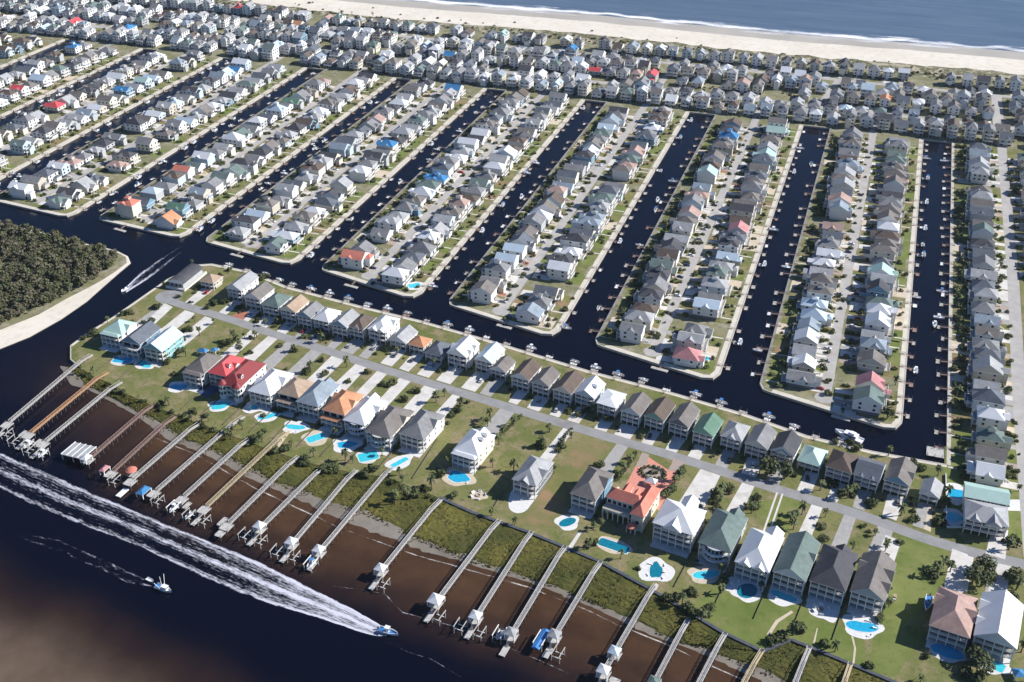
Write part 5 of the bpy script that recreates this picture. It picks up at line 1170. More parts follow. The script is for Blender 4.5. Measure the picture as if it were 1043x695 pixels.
for args in [
 (125, 367, 10, 5, 10, 'rect', BW, M_CONC, 14, 9, 'blue pool in the shade below the slate gabled house'),
 (147, 371, 9, 5, -20, 'kidney', PW, M_PATIO, 13, 8, 'turquoise kidney pool below the pale blue roofed teal house'),
 (182, 394, 8, 5.5, 20, 'kidney', BW, M_PATIO, 12, 9, 'round blue pool below the brown-grey roofed house with tarps'),
 (224, 413, 10, 6, 40, 'free', PW, M_PATIO, 13, 9, 'turquoise pool below the two red roofs'),
 (258, 415, 4.5, 3.5, 0, 'oval', PW, M_PATIO, 11, 9, 'tiny oval pool below the white hip-roofed house'),
 (273, 424, 10, 4, 45, 'kidney', PW, M_PATIO, 14, 8, 'narrow kidney pool below the tan hip-roofed house'),
 (301, 435, 9, 4.2, 10, 'kidney', PW, M_PATIO, 14, 9, 'kidney pool on white patio below the blue-grey hip roof'),
 (322, 446, 9, 4.6, 50, 'rect', PW, M_SANDY, 14, 11, 'square turquoise pool on tan patio below the orange hip roof'),
 (353, 453, 9, 5, 25, 'free', BW, M_PATIO, 15, 11, 'blue pool on white patio below the bow-front white house'),
 (375, 465, 9, 6, 40, 'rect', PW, M_CONC, 12, 9, 'bright pool below the big brown hip-roofed house'),
 (407, 471, 9, 2.6, 62, 'rect', PW, M_PATIO, 15, 8, 'narrow lap pool on pale patio below the grey hip-roofed house'),
 (467, 486, 10, 7, -10, 'free', BW, M_SANDY, 17, 11, 'blue free-form pool behind the white house with dormers'),
 (578, 532, 8, 4.5, 50, 'oval', DW, M_PATIO, 11, 9, 'dark teal oval pool below the blue-walled house'),
 (625, 556, 13, 4.6, -8, 'rect', DW, M_SANDY, 16, 8, 'long rectangular pool below the terracotta mansion'),
 (668, 581, 9, 5, 100, 'free', DW, M_PATIO, 15, 13, 'free-form teal pool on a big white patio below the wide white house'),
 (719, 585, 10, 5, 30, 'kidney', PW, M_SANDY, 16, 9, 'turquoise kidney pool with tan edge below the green-grey bow front'),
 (761, 602, 9, 7, 60, 'oval', DW, M_PATIO, 14, 10, 'round deep teal pool below the twin front gables'),
 (798, 607, 10, 4, -10, 'kidney', PW, M_PATIO, 14, 10, 'turquoise kidney pool below the long green-grey roof'),
 (878, 638, 11, 6, 10, 'kidney', BW, M_PATIO, 16, 11, 'large deep blue pool below the brown-grey multi-gabled house'),
 (965, 664, 12, 6, -8, 'oval', BW, M_CONC, 15, 9, 'oval blue pool below the pink-tan roof'),
 (1010, 676, 9, 4.5, -20, 'rect', PW, M_PATIO, 14, 9, 'small turquoise pool below the rightmost white gabled house'),
 (974, 503, 6.5, 6, 0, 'rect', BW, M_PATIO, 10, 14, 'square blue pool beside the long seafoam-roofed house'),
 (972, 527, 7, 6, 0, 'free', PW, M_PATIO, 10, 11, 'pale turquoise pool beside the rambling grey house'),
 (422, 291, 7, 4.5, 40, 'rect', PW, M_PATIO, 12, 9, 'small pool at the tip of the fifth finger from right'),
 (717, 365, 6, 4, 20, 'oval', PW, M_PATIO, 10, 7, 'small pool at the tip of the second finger from right')]:
    pool(*args)
def round_patio(px, py, L_, w, mat, lab, ring=True):
    a, b = P(px, py); R = thing('fire_pit', lab, 'fire pit', (a, b, 0), 0)
    mb = MB(); mb.poly([(x, y, .034) for x, y in blob('free', L_, w)], mat); mb.build('patio', R)
    mb = MB(); mb.lathe(0, 0, [(1.2, 0), (1.2, .5), (.9, .5), (.8, .2)], 14, M_BRICK); mb.build('stone_ring', R)
    if ring:
        for q in range(5):
            t = .5 + q * 1.1; s = MB(); s.box(-.9, .9, -.35, .35, 0, .5, M_TRIM); s.box(-.9, .9, .2, .4, .5, .9, M_TRIM)
            o = s.build('garden_seat', R); o.location = (3.4 * math.cos(t), 3.0 * math.sin(t), .035); o.rotation_euler = (0, 0, t - math.pi / 2)
round_patio(487, 505, 9, 6.5, M_SANDY, 'sandy fire pit circle on the lawn below the white house with dormers')
round_patio(836, 621, 11, 10, M_PATIO, 'round pale patio with fire pit below the dark grey hip-roofed house')
px_sheet('patio', [(518, 509), (521, 498), (537, 494), (545, 505), (538, 520), (527, 524), (518, 519)], .03, M_PATIO)
px_sheet('patio', [(820, 618), (826, 604), (858, 612), (852, 635), (844, 634)], .022, M_PATIO)
px_sheet('patio', [(735, 600), (742, 586), (756, 590), (753, 606)], .022, M_PATIO)
px_sheet('pool_cover', [(200, 399), (207, 391), (222, 394), (224, 399), (209, 405)], .04, plain('pool_cover_cloth', (.03, .07, .16), .6))  # blue cover cloth, the shade it lies in darkened into its colour
rl_ = random.Random(3)
lounger_i = 0
for (px, py, short) in [(663, 575, 'free-form teal pool'), (677, 576, 'free-form teal pool'), (678, 583, 'free-form teal pool'), (675, 589, 'free-form teal pool'), (660, 586, 'free-form teal pool'), (745, 596, 'round deep teal pool'), (752, 594, 'round deep teal pool'), (885, 648, 'large deep blue pool'), (891, 640, 'large deep blue pool'), (885, 633, 'large deep blue pool'), (476, 492, 'blue free-form pool'), (458, 481, 'blue free-form pool'), (300, 441, 'kidney pool on white patio'), (960, 673, 'oval blue pool')]:
    a, b = P(px, py); lounger_i += 1; R = thing('sun_lounger', f'white sun lounger beside the {short}, {ORD[lounger_i - 1]} in line across the gardens', 'lounger', (a, b, .04), rl_.uniform(0, 6.28), 'sun loungers beside the pools')
    mb = MB(); mb.box(-.35, .35, -.9, .5, .28, .38, M_TRIM); mb.build('seat', R); mb = MB(); mb.hexa([(-.35, .5, .28), (.35, .5, .28), (.35, 1.0, .7), (-.35, 1.0, .7), (-.35, .45, .38), (.35, .45, .38), (.35, .95, .8), (-.35, .95, .8)], M_TRIM); mb.build('backrest', R)
    mb = MB()
    for sx in (-.3, .3):
        for sy in (-.8, .4): mb.box(sx - .04, sx + .04, sy - .04, sy + .04, 0, .27, M_TRIM)
    mb.build('frame', R)
# ------------------------------------------------------------------ boats
def hull_mesh(L_, W_, H_, deck=None, n=14):
    """a planing hull: sharp raked bow towards +x, flat transom"""
    mb = MB(); ring = []
    for q in range(n + 1):
        t = q / n; x = -L_ / 2 + L_ * t; w = W_ / 2 * (1 if t < .5 else max(.02, 1 - ((t - .5) / .5) ** 2.2)); sh = H_ * (1 + .28 * t ** 2)
        ring.append([(x, -w, sh), (x * .97, -w * .82, .15), (x * .97, 0, -.25 + .5 * max(0, t - .6)), (x * .97, w * .82, .15), (x, w, sh), (x * .985, w * .84, sh + .02), (x * .985, w * .8, sh * .62), (x * .985, -w * .8, sh * .62), (x * .985, -w * .84, sh + .02)])
    k = len(mb.v); i = mb.mi(M_HULL); j = mb.mi(deck or M_HULL); m_ = 9
    for r_ in ring: mb.v += r_
    for q in range(n):
        for e in range(m_):
            a = k + q * m_ + e; b = k + q * m_ + (e + 1) % m_; mb.f.append((a, a + m_, b + m_, b)); mb.m.append(j if e in (6,) else i)
    mb.f.append(tuple(k + e for e in range(m_))); mb.m.append(i); return mb.mesh('hull')
def make_boat(name, label, L_, W_, H_, top='ttop', deck=None, canvas=None, group=None):
    R = thing(name, label, 'boat', (0, 0, 0), 0, group)
    link('hull', hull_mesh(L_, W_, H_, deck), R)
    mb = MB(); mb.box(-.12 * L_, .04 * L_, -W_ * .18, W_ * .18, H_ * .6, H_ + .75, M_HULL); mb.hexa([(.04 * L_, -W_ * .17, H_ + .4), (.06 * L_, -W_ * .17, H_ + .4), (.06 * L_, W_ * .17, H_ + .4), (.04 * L_, W_ * .17, H_ + .4), (-.02 * L_, -W_ * .17, H_ + 1.2), (0, -W_ * .17, H_ + 1.2), (0, W_ * .17, H_ + 1.2), (-.02 * L_, W_ * .17, H_ + 1.2)], M_GLASS); mb.build('console', R)
    if top == 'ttop':
        mb = MB(); mb.box(-.17 * L_, .08 * L_, -W_ * .32, W_ * .32, H_ + 1.9, H_ + 2.0, canvas or M_HULL)
        for sx in (-.15, .05):
            for sy in (-.28, .28): mb.box(sx * L_ - .04, sx * L_ + .04, sy * W_ - .04, sy * W_ + .04, H_ * .6, H_ + 1.9, M_TRIM)
        mb.build('canopy', R)
    mb = MB(); mb.box(-L_ / 2 - .5, -L_ / 2 + .05, -.28, .28, .1, H_ + .45, M_OPEN); mb.build('outboard_motor', R)
    return R
GM = 'motorboats moored at the canal docks'
BOATS = [make_boat('motorboat', 'white motorboat', 6.6, 2.5, .9, 'ttop', None, None, GM), make_boat('motorboat', 'white motorboat', 5.8, 2.3, .8, None, M_PIER, None, GM), make_boat('motorboat', 'white motorboat', 7.2, 2.6, .95, 'ttop', M_PIER, M_BLUEC, GM)]
BUSED = [False] * 3
def put_boat(q, x, y, z, rot, label):
    if not BUSED[q]:
        BUSED[q] = True; o = BOATS[q]; o.location = (x, y, z); o.rotation_euler = (0, 0, rot); tag(o, label)
    else: copy_thing(BOATS[q], (x, y, z), rot, 1, label, GM)
def heading(p0, p1):
    a, b = P(*p0, WATER_Z), P(*p1, WATER_Z); return math.atan2(b[1] - a[1], b[0] - a[0])
R = make_boat('speedboat', 'fast white speedboat with blue cockpit leading the long foaming wake', 9.5, 3.0, 1.2, 'ttop', M_BLUEC)
x, y = P(396, 645, WATER_Z); R.location = (x, y, WATER_Z + .15); R.rotation_euler = (0, math.radians(-3), heading((380, 640), (400, 647)))
R = make_boat('skiff', 'small white skiff speeding down the channel beside the wooded islet', 6.5, 2.4, .9, None)
x, y = P(127, 296, WATER_Z); R.location = (x, y, WATER_Z + .1); R.rotation_euler = (0, math.radians(-3), heading((160, 272), (127, 296)))
# fishing boat with raised outriggers
R = thing('fishing_boat', 'small white fishing boat with raised outrigger poles crossing the dark river', 'boat'); R.scale = (.68, .68, .68); link('hull', hull_mesh(12.5, 4.2, 1.6, M_PIER), R)
mb = MB(); mb.box(-.5, 3.2, -1.3, 1.3, 1.0, 3.6, M_HULL); mb.box(-.8, 3.5, -1.5, 1.5, 3.6, 3.8, M_HULL); mb.box(3.21, 3.26, -1.1, 1.1, 2.5, 3.3, M_GLASS); mb.build('wheelhouse', R)
mb = MB(); mb.beam((-1, 0, 1), (-1.2, 0, 11), .22, .22, M_TRIM); mb.beam((-1.1, 0, 6), (-4.5, 0, 4.4), .16, .16, M_TRIM); mb.build('mast', R)
for s in (-1, 1): mb = MB(); mb.beam((-.6, s * 1.9, 1.5), (-2.2, s * 4.6, 9.0), .2, .2, M_TRIM); mb.build('outrigger', R)
mb = MB(); mb.box(-6, -3.4, -1.6, 1.6, 1.2, 2.1, M_BLUEC); mb.build('net_bin', R)
x, y = P(167, 601, WATER_Z); R.location = (x, y, WATER_Z + .1); R.rotation_euler = (0, 0, heading((150, 594), (174, 603)))
R = thing('dinghy', 'small white dinghy towed behind the fishing boat with outrigger poles', 'boat'); link('hull', hull_mesh(4.6, 1.7, .7), R)
mb = MB(); mb.box(-1, -.6, -.6, .6, .45, .55, M_PIER); mb.box(.4, .8, -.5, .5, .45, .55, M_PIER); mb.build('thwart', R)
x, y = P(153, 592, WATER_Z); R.location = (x, y, WATER_Z + .1); R.rotation_euler = (0, 0, heading((150, 590), (174, 603)))
# cabin cruiser in the canal
R = thing('cabin_cruiser', 'large white cabin cruiser moored in the canal off the front street', 'boat'); link('hull', hull_mesh(15.5, 4.4, 1.7), R)
mb = MB(); mb.box(-4.6, 2.4, -1.7, 1.7, 1.2, 3.2, M_HULL); mb.box(-4.9, 1.2, -1.8, 1.8, 3.2, 3.36, M_HULL); mb.build('cabin', R)
mb = MB(); mb.box(2.41, 2.5, -1.5, 1.5, 2.1, 2.9, M_GLASS); mb.box(-4, 2.0, -1.76, -1.71, 2.1, 2.8, M_GLASS); mb.box(-4, 2.0, 1.71, 1.76, 2.1, 2.8, M_GLASS); mb.build('windscreen', R)
mb = MB(); mb.box(-3.4, -.6, -1.2, 1.2, 3.36, 4.2, M_HULL); mb.build('flybridge', R)
x, y = P(864, 446, WATER_Z); R.location = (x, y, WATER_Z + .1); R.rotation_euler = (0, 0, heading((874, 450), (855, 442)))
# boat on its trailer on the mown lot
R = make_boat('motorboat', 'white motorboat with blue cockpit on a trailer in the shade beside the pink-tan house', 9.5, 3.0, 1.2, None, M_BLUEC)
x, y = P(944.5, 617); R.location = (x, y, .95); R.rotation_euler = (0, 0, math.radians(-98))
T_ = thing('boat_trailer', 'low galvanised boat trailer under the white motorboat on the mown lot', 'trailer', (x, y, 0), math.radians(-98)); mb = MB()
for s in (-.9, .9): mb.box(-3.6, 2.8, s - .08, s + .08, .45, .62, M_PILE)
mb.box(2.8, 5.6, -.08, .08, .45, .6, M_PILE); mb.build('frame', T_)
for s in (-1.15, 1.15): mb = MB(); mb.hexa([(-1.2, s - .12, 0), (-.5, s - .12, 0), (-.5, s + .12, 0), (-1.2, s + .12, 0), (-1.2, s - .12, .62), (-.5, s - .12, .62), (-.5, s + .12, .62), (-1.2, s + .12, .62)], M_TYRE); mb.build('wheel', T_)

# ------------------------------------------------------------------ river piers
def bent_mesh(mat):
    mb = MB()
    for s in (-1, 1): mb.lathe(s * .95, 0, [(.17, -3.4), (.17, -.02)], 6, mat)
    mb.box(-1.25, 1.25, -.12, .12, -.55, -.25, mat); return mb.mesh('pile_bent')
BENT = bent_mesh(M_PILE)
def gazebo(parent, x, y, z, w, d, mat, rot=0, h=2.6):
    mb = MB(); roof(mb, -w / 2, w / 2, -d / 2, d / 2, h, w * .28, mat, 'hip', 'y' if d >= w else 'x', None, .15)
    o = mb.build('shelter_roof', parent); o.location = (x, y, z)
    for sx in (-1, 1):
        for sy in (-1, 1): link('roof_post', POST, parent, (x + sx * (w / 2 - .3), y + sy * (d / 2 - .3), z), 0, (1, 1, h - .16))
def lift(parent, x, y, z, w, d, zl):
    mb = MB()
    for sx in (-1, 1):
        for sy in (-1, 1): mb.lathe(x + sx * w / 2, y + sy * d / 2, [(.18, -3.2), (.18, z + 1.6)], 6, M_PIER)
        mb.beam((x + sx * w / 2, y - d / 2 - .5, z + 1.6), (x + sx * w / 2, y + d / 2 + .5, z + 1.6), .3, .3, M_PIER if d < 5.5 else M_TRIM)
    for sy in (-.55, .55): mb.beam((x - w / 2, y + sy * d / 2, zl), (x + w / 2, y + sy * d / 2, zl), .25, .25, M_TRIM)
    mb.build('boat_lift', parent)
DZ = 1.7
PIERS = [  # start, end, boards, end style
 ((92, 362), (10, 430), M_PIER, 'lifts', 'grey pier nearest the channel mouth with a cluster of white lifts'),
 ((108, 380), (32, 441), M_PIER2, 'cluster', 'orange-brown timber pier second from the channel mouth'),
 ((122, 390), (47, 450), M_PIER, 'cluster', 'grey pier just past the orange-brown pier'),
 ((157, 412), (93, 466), M_PIER3, 'nets', 'reddish-brown pier with a wide pale slatted slip cover'),
 ((177, 425), (116, 480), M_PIER3, 'redtop', 'narrow dark reddish pier with red canopies at its end'),
 ((203, 431), (136, 488), M_PIER, 'redround', 'grey pier with a red round shelter at its end'),
 ((247, 425), (160, 500), M_PIER, 'bluetop', 'long grey pier with a blue canopy at its end'),
 ((254, 447), (188, 506), M_PIER, 'whiteboat', 'grey pier with a white covered boat at its end'),
 ((293, 440), (211, 516), M_PIER4, 'lifts', 'tan-decked pier rising from the lawn with white lifts'),
 ((303, 466), (234, 533), M_PIER, 'plain', 'broad grey pier ending in a plain open platform'),
 ((331, 475), (268, 536), M_PIER, 'roof2', 'grey pier with white shelter and double lifts below bow-front pools'),
 ((362, 480), (300, 552), M_PIER, 'roof2', 'grey pier with low white shelter beside the double-lift pier'),
 ((399, 477), (328, 560), M_PIER, 'roofblue', 'grey pier with white shelter and a blue boat on its lift'),
 ((448, 510), (391, 579), M_PIER, 'roof1', 'grey pier with small white shelter where the bulkhead begins'),
 ((508, 531), (447, 611), M_PIER, 'roofbig', 'grey pier with large white hip shelter below the white dormer house'),
 ((541, 543), (487, 627), M_PIER, 'roof2', 'grey pier with grey shelter and lifts on both sides'),
 ((575, 558), (523, 644), M_PIER, 'roofside', 'grey pier from the pool path with a boat lift on its left'),
 ((611, 574), (567, 646), M_PIER, 'bluelift', 'grey pier with a long blue boat cover below the mansion'),
 ((667, 597), (617, 682), M_PIER, 'tworoof', 'grey pier with two pale shelters below the wide white house'),
 ((701, 632), (668, 694), M_PIER, 'rooftan', 'grey pier starting between bushes with a green-grey shelter'),
 ((738, 647), (702, 716), M_PIER, 'none', 'grey pier leaving the photo below the twin front gables'),
 ((775.6, 664), (744, 722), M_PIER4, 'none', 'tan pier leaving the photo below the bent bulkhead'),
 ((824, 661), (800, 722), M_PIER, 'none', 'pale pier leaving the photo below the round fire-pit patio'),
 ((866, 677), (853, 718), M_PIER4, 'none', 'short-looking tan pier at the bottom edge below the multi-gabled house'),
]
rq = random.Random(44)
pier_boat = 0
for (s, e, mat, style, lab) in PIERS:
    a = P(*s, DZ - .8); b = P(*e, DZ); L_ = math.dist(a, b); ang = math.atan2(b[1] - a[1], b[0] - a[0]) - math.pi / 2
    R = thing('pier', lab, 'pier', (a[0], a[1], 0), ang, 'piers over the marsh and mudflat')
    mb = MB(); z0 = .25; k_ = 8.0
    mb.hexa([(-.8, -1.5, z0 - .25), (.8, -1.5, z0 - .25), (.8, k_, DZ - .25), (-.8, k_, DZ - .25), (-.8, -1.5, z0), (.8, -1.5, z0), (.8, k_, DZ), (-.8, k_, DZ)], mat)
    mb.box(-.8, .8, k_, L_, DZ - .25, DZ, mat); mb.build('deck', R)
    for sx in (-1, 1):
        mb = MB(); x = sx * .92
        mb.beam((x, -1.2, z0 + .95), (x, k_, DZ + .95), .26, .1, mat); mb.beam((x, k_, DZ + .95), (x, L_, DZ + .95), .26, .1, mat); mb.beam((x, k_, DZ + .45), (x, L_, DZ + .45), .1, .12, mat)
        for q in range(int((L_ - k_) / 2.2)): yy = k_ + q * 2.2; mb.box(x - .06, x + .06, yy - .06, yy + .06, DZ - .3, DZ + .94, mat)
        mb.build('handrail', R)
    for q in range(1, int(L_ / 3.6)): link('pile_bent', BENT, R, (0, q * 3.6, DZ if q * 3.6 > k_ else z0 + (DZ - z0) * q * 3.6 / k_))
    W_ = ROOF['white_metal']
    def platform(x0, x1, y0, y1, z, m_=None):
        mb = MB(); mb.box(x0, x1, y0, y1, z - .3, z, m_ or M_PIER)
        for xx in (x0 + .3, x1 - .3):
            for yy in (y0 + .3, y1 - .3): mb.lathe(xx, yy, [(.16, -3.3), (.16, z + .9)], 6, M_PILE)
        mb.build('platform', R)
    def boat_on(x, y, z, rot, q, lab_):
        c, sn = math.cos(ang), math.sin(ang)
        put_boat(q, a[0] + x * c - y * sn, a[1] + x * sn + y * c, z, ang + rot, lab_)
    if style != 'none':
        platform(-2.6, 2.6, L_ + .02, L_ + 5.2, DZ)
    if style in ('roof1', 'roof2', 'roofbig', 'roofblue', 'rooftan', 'roofside', 'tworoof', 'bluelift'):
        wd = 6.0 if style == 'roofbig' else 4.8
        gazebo(R, 0, L_ + 2.4, DZ, wd, wd, ROOF['green_grey'] if style == 'rooftan' else (ROOF['light_grey'] if style in ('bluelift', 'roofside') else W_))
    if style in ('roof1', 'roof2', 'roofbig', 'roofblue', 'roofside', 'lifts', 'cluster', 'bluelift', 'tworoof'):
        mb = MB(); mb.box(-1.3, 1.3, L_ + 6.2, L_ + 12, -.6, -.2, M_PIER); mb.build('float', R)
        mb = MB(); mb.beam((0, L_ + 5.1, DZ - .1), (0, L_ + 7, -.15), 1.1, .12, M_PIER); mb.build('gangway', R)
    if style in ('roof2', 'lifts', 'cluster', 'roof1', 'roofbig'):
        for sx in ((-1, 1) if style in ('roof2', 'lifts', 'cluster') else (-1,)): lift(R, sx * 4.4, L_ + 8, DZ - .6, 3.6, 5.0, .2)
    if style == 'lifts': boat_on(4.4, L_ + 8, .45, math.pi / 2, 1, f'white open boat on the lift of the {"tan-decked pier" if mat is M_PIER4 else "pier nearest the channel mouth"}')
    if style == 'cluster':
        boat_on(-4.4, L_ + 8, .45, math.pi / 2, 0, f'white boat with top on the lift of the {"orange-brown pier" if mat is M_PIER2 else "pier past the orange-brown one"}')
        platform(2.8, 6.5, L_ - 2, L_ + 3, .4)
    if style == 'roofblue': lift(R, 0, L_ + 9.3, DZ - .6, 3.8, 5.6, .2); boat_on(0, L_ + 9, .45, math.pi / 2, 2, 'boat with blue canopy on the lift of the white-shelter pier')
    if style == 'roofside': lift(R, 5.0, L_ + 3, DZ - .6, 3.8, 5.6, .2); boat_on(5.0, L_ + 3, .45, math.pi / 2, 1, 'open boat on the lift left of the pool-path pier')
    if style == 'whiteboat': boat_on(0, L_ + 8, .3, math.pi / 2, 0, 'white covered boat beyond the pier of the turquoise pool'); lift(R, 0, L_ + 8, DZ - .6, 3.6, 5.6, .1); platform(-5, -2.7, L_ + 1, L_ + 6, .4)
    if style == 'bluetop': gazebo(R, 4.6, L_ + 4, .8, 4.5, 6.5, ROOF['blue']); lift(R, -4.4, L_ + 5, DZ - .6, 3.6, 5.0, .2)
    if style == 'bluelift':
        mb = MB(); mb.box(-1.6, 1.6, -5.5, 5.5, 0, .5, M_BLUEC); roof(mb, -1.7, 1.7, -5.6, 5.6, .6, .7, M_BLUEC, 'gable', 'y', M_BLUEC, .1); o = mb.build('boat_cover', R); o.location = (4.6, L_ + 5.5, 1.4); lift(R, 4.6, L_ + 5.5, DZ - .6, 3.8, 7, 1.3); lift(R, -4.6, L_ + 9, DZ - .6, 3.6, 5.0, .2)
    if style == 'redtop': gazebo(R, 3.6, L_ + 2, DZ - .4, 3.2, 5, ROOF['rose']); lift(R, -4, L_ + 5, DZ - .6, 3.6, 5.0, .2)
    if style == 'redround':
        mb = MB(); mb.lathe(0, 0, [(2.9, 2.4), (2.9, 2.5), (1.6, 3.3), (.05, 3.7)], 16, ROOF['terracotta']); mb.lathe(0, 0, [(.15, 0), (.15, 2.4)], 8, M_PILE); o = mb.build('round_roof', R); o.location = (3.4, L_ - 3, DZ)
        platform(1.2, 5.6, L_ - 5.4, L_ - .6, DZ - .02); mb = MB(); mb.box(-1.4, 1.4, L_ + 5.4, L_ + 12, -.6, -.1, M_TRIM); mb.build('float', R)
    if style == 'nets':
        mb = MB()
        for q in range(5): xx = 2.2 + q * 3.3; mb.beam((xx, L_ - 7, 2.9 - q * .12), (xx, L_ + 4, 2.9 - q * .12), .5, .16, M_TRIM)
        mb.hexa([(2, L_ - 7, 2.6), (16, L_ - 7, 2.0), (16, L_ + 4, 2.0), (2, L_ + 4, 2.6), (2, L_ - 7, 2.7), (16, L_ - 7, 2.1), (16, L_ + 4, 2.1), (2, L_ + 4, 2.7)], ROOF['light_grey'])
        mb.build('slip_roof', R)
        for xx in (2.4, 8.8, 15.4):
            for yy in (L_ - 6.5, L_ + 3.5): link('roof_post', POST, R, (xx, yy, -3), 0, (1, 1, 5.2 if xx > 9 else 5.5))
        gazebo(R, 0, L_ + 3.4, DZ, 4, 5, W_)
    if style == 'tworoof': platform(-2.6, 2.6, L_ - 11, L_ - 6.2, DZ + .01); gazebo(R, 0, L_ - 8.6, DZ, 4.6, 4.6, ROOF['pale_blue']); platform(-7, -2.8, L_ + 1, L_ + 4, .4); lift(R, -5, L_ + 8, DZ - .6, 3.6, 5, .2)
    if style == 'plain': platform(-1.9, 1.9, L_ + 5.25, L_ + 9.5, DZ - .4, M_PIER); platform(2.8, 5.6, L_ - 3, L_ + 3, DZ - .5)

# ------------------------------------------------------------------ canal docks with their boats
rc_ = random.Random(52)
DOCKS = []
for i in range(len(FR)):
    L, R_, tl, tr = finger_outline(i)
    for side in (0, 1):
        y = (tl if side == 0 else tr) + 16; k = 0
        while y < 932:
            k += 1
            if rc_.random() > .14: DOCKS.append((L if side == 0 else R_, y, -1 if side == 0 else 1, i, side, k))
            y += rc_.uniform(13.4, 16.4)
y = 498; k = 0
while y < 932:
    k += 1; DOCKS.append((64, y, -1, -1, 0, k)); y += rc_.uniform(13.2, 16)
DOCKS = [d for d in DOCKS if in_view(d[0], d[1])]
DOCKS.sort(key=lambda d: math.dist((d[0], d[1], 0), (0, 0, HCAM)))
FARD = MB(); FARBOAT = MB()
def dock_parts(side, rr_):
    """gangway, float and piles: local +x points out over the water from the wall"""
    g = rr_.uniform(2.2, 5.0) if side == 0 else rr_.uniform(1.2, 2.4); fl, fw = rr_.uniform(1.7, 2.5), rr_.uniform(3.2, 5.0)
    gw, ft, pl = MB(), MB(), MB()
    gw.hexa([(-3.0, -.5, .05), (g, -.5, -.75), (g, .5, -.75), (-3.0, .5, .05), (-3.0, -.5, .35), (g, -.5, -.5), (g, .5, -.5), (-3.0, .5, .35)], M_PILE, M_PIER3)
    for s in (-.5, .5): gw.beam((-3, s, 1.2), (g, s, .4), .12, .1, M_PILE)
    ft.box(g, g + fl, -fw / 2, fw / 2, WATER_Z - .2, WATER_Z + .5, M_PILE, rr_.choice((M_DECK, M_PIER, M_PIER3, M_TRIM, M_DECK)))
    for xx in (g - .2, g + fl + .2):
        for s in (-1, 1): pl.lathe(xx, s * fw * .4, [(.15, -3), (.15, 1.0)], 6, M_PILE)
    return gw, ft, pl, g, fl, fw
for q, (x, y, s, i, side, k) in enumerate(DOCKS):
    rot = 0 if s > 0 else math.pi; gw, ft, pl, g, fl, fw = dock_parts(side, rc_)
    bank = ('left bank' if side == 0 else 'right bank') + (f' of {FING[i]} finger from right' if i >= 0 else ' of the rightmost strip')
    boat = rc_.random() < (.20 if s < 0 else .24); bq = rc_.randrange(3); along = rc_.random() < .6; bs = rc_.choice((-1, 1))
    if q < 270:
        D_ = thing('boat_dock', f'small boat dock, {ORD[k - 1]} from the tip on {bank}', 'dock', (x, y, 0), rot, 'small docks along the canals')
        gw.build('gangway', D_); ft.build('float', D_)
        if q < 270:
            for xx in (g - .2, g + fl + .2):
                for sy in (-1, 1): o = link('mooring_pile', PILEM if 'PILEM' in globals() else globals().setdefault('PILEM', (lambda m_: (m_.lathe(0, 0, [(.16, -3), (.16, 1.0)], 6, M_PILE), m_.mesh('mooring_pile'))[1])(MB())), D_, (xx, sy * fw * .4, 0))
        if boat:
            bx_, by_ = (g + fl + 1.7, 0) if along else (g + 1.5, bs * (fw / 2 + 1.6)); br_ = math.pi / 2 if along else (0 if rc_.random() < .5 else math.pi)
            put_boat(bq, x + s * bx_, y + s * by_, WATER_Z + .05 if rc_.random() < .5 else -.2, rot + br_, f'white motorboat at the {ORD[k - 1]} dock from the tip, {bank}')
    else:
        for m_ in (gw, ft, pl): bake(m_, FARD, x, y, rot)
        if boat:
            t_ = MB(); me = BOATS[bq].children[0].data
            for ch in BOATS[bq].children:
                k0 = len(t_.v); t_.v += [tuple(v.co) for v in ch.data.vertices]
                for p_ in ch.data.polygons: t_.f.append(tuple(k0 + e for e in p_.vertices)); t_.m.append(t_.mi(ch.data.materials[p_.material_index]))
            c_, s_ = x + s * (g + fl + 1.7), y; t2 = MB(); bake(t_, FARBOAT, c_, s_, rot + math.pi / 2); 
o = FARD.build('distant_docks'); tag(o, 'small docks lining the banks of the far canals', 'docks', None, 'stuff')
for v_ in range(len(FARBOAT.v)): FARBOAT.v[v_] = (FARBOAT.v[v_][0], FARBOAT.v[v_][1], FARBOAT.v[v_][2] + WATER_Z + .1)
o = FARBOAT.build('distant_boats'); tag(o, 'white boats moored along the far canals', 'boats', None, 'stuff')
# floats and boats along the canal side of the front street
qn = dense(NORTH[2:-1], 1.0); step = 14.2; s_ = 10.0; k = 0
tot = sum(math.dist(a, b) for a, b in zip(qn[:-1], qn[1:]))
while s_ < tot - 14:
    k += 1; a = path_at(qn, s_ / tot); b = path_at(qn, min(1, (s_ + 1) / tot)); ang = math.atan2(b[1] - a[1], b[0] - a[0]) + math.pi / 2
    D_ = thing('boat_dock', f'floating dock at the {ORD[k - 1]} lot along the canal side of the front street', 'dock', (a[0], a[1], 0), ang, 'small docks along the canals')
    gw, ft, pl, g, fl, fw = dock_parts(1, rc_); gw.build('gangway', D_); ft.build('float', D_)
    for xx in (g - .2, g + fl + .2):
        for sy in (-1, 1): link('mooring_pile', PILEM, D_, (xx, sy * fw * .4, 0))
    if rc_.random() < .62:
        ex = g + fl + 1.7; put_boat(rc_.randrange(3), a[0] + ex * math.cos(ang), a[1] + ex * math.sin(ang), WATER_Z + .05, ang + math.pi / 2 * rc_.choice((-1, 1)), f'white motorboat off the {ORD[k - 1]} lot along the canal side of the front street')
    s_ += step + rc_.uniform(-1.5, 1.5)
for (px, py, nm) in ((432, 298 - 3, 'the tip of the fifth finger'), (520, 340, 'the tip of the fourth finger'), (622, 358, 'the tip of the third finger'), (697, 383, 'the tip of the second finger'), (866, 432, 'the tip of the first finger')):
    pass
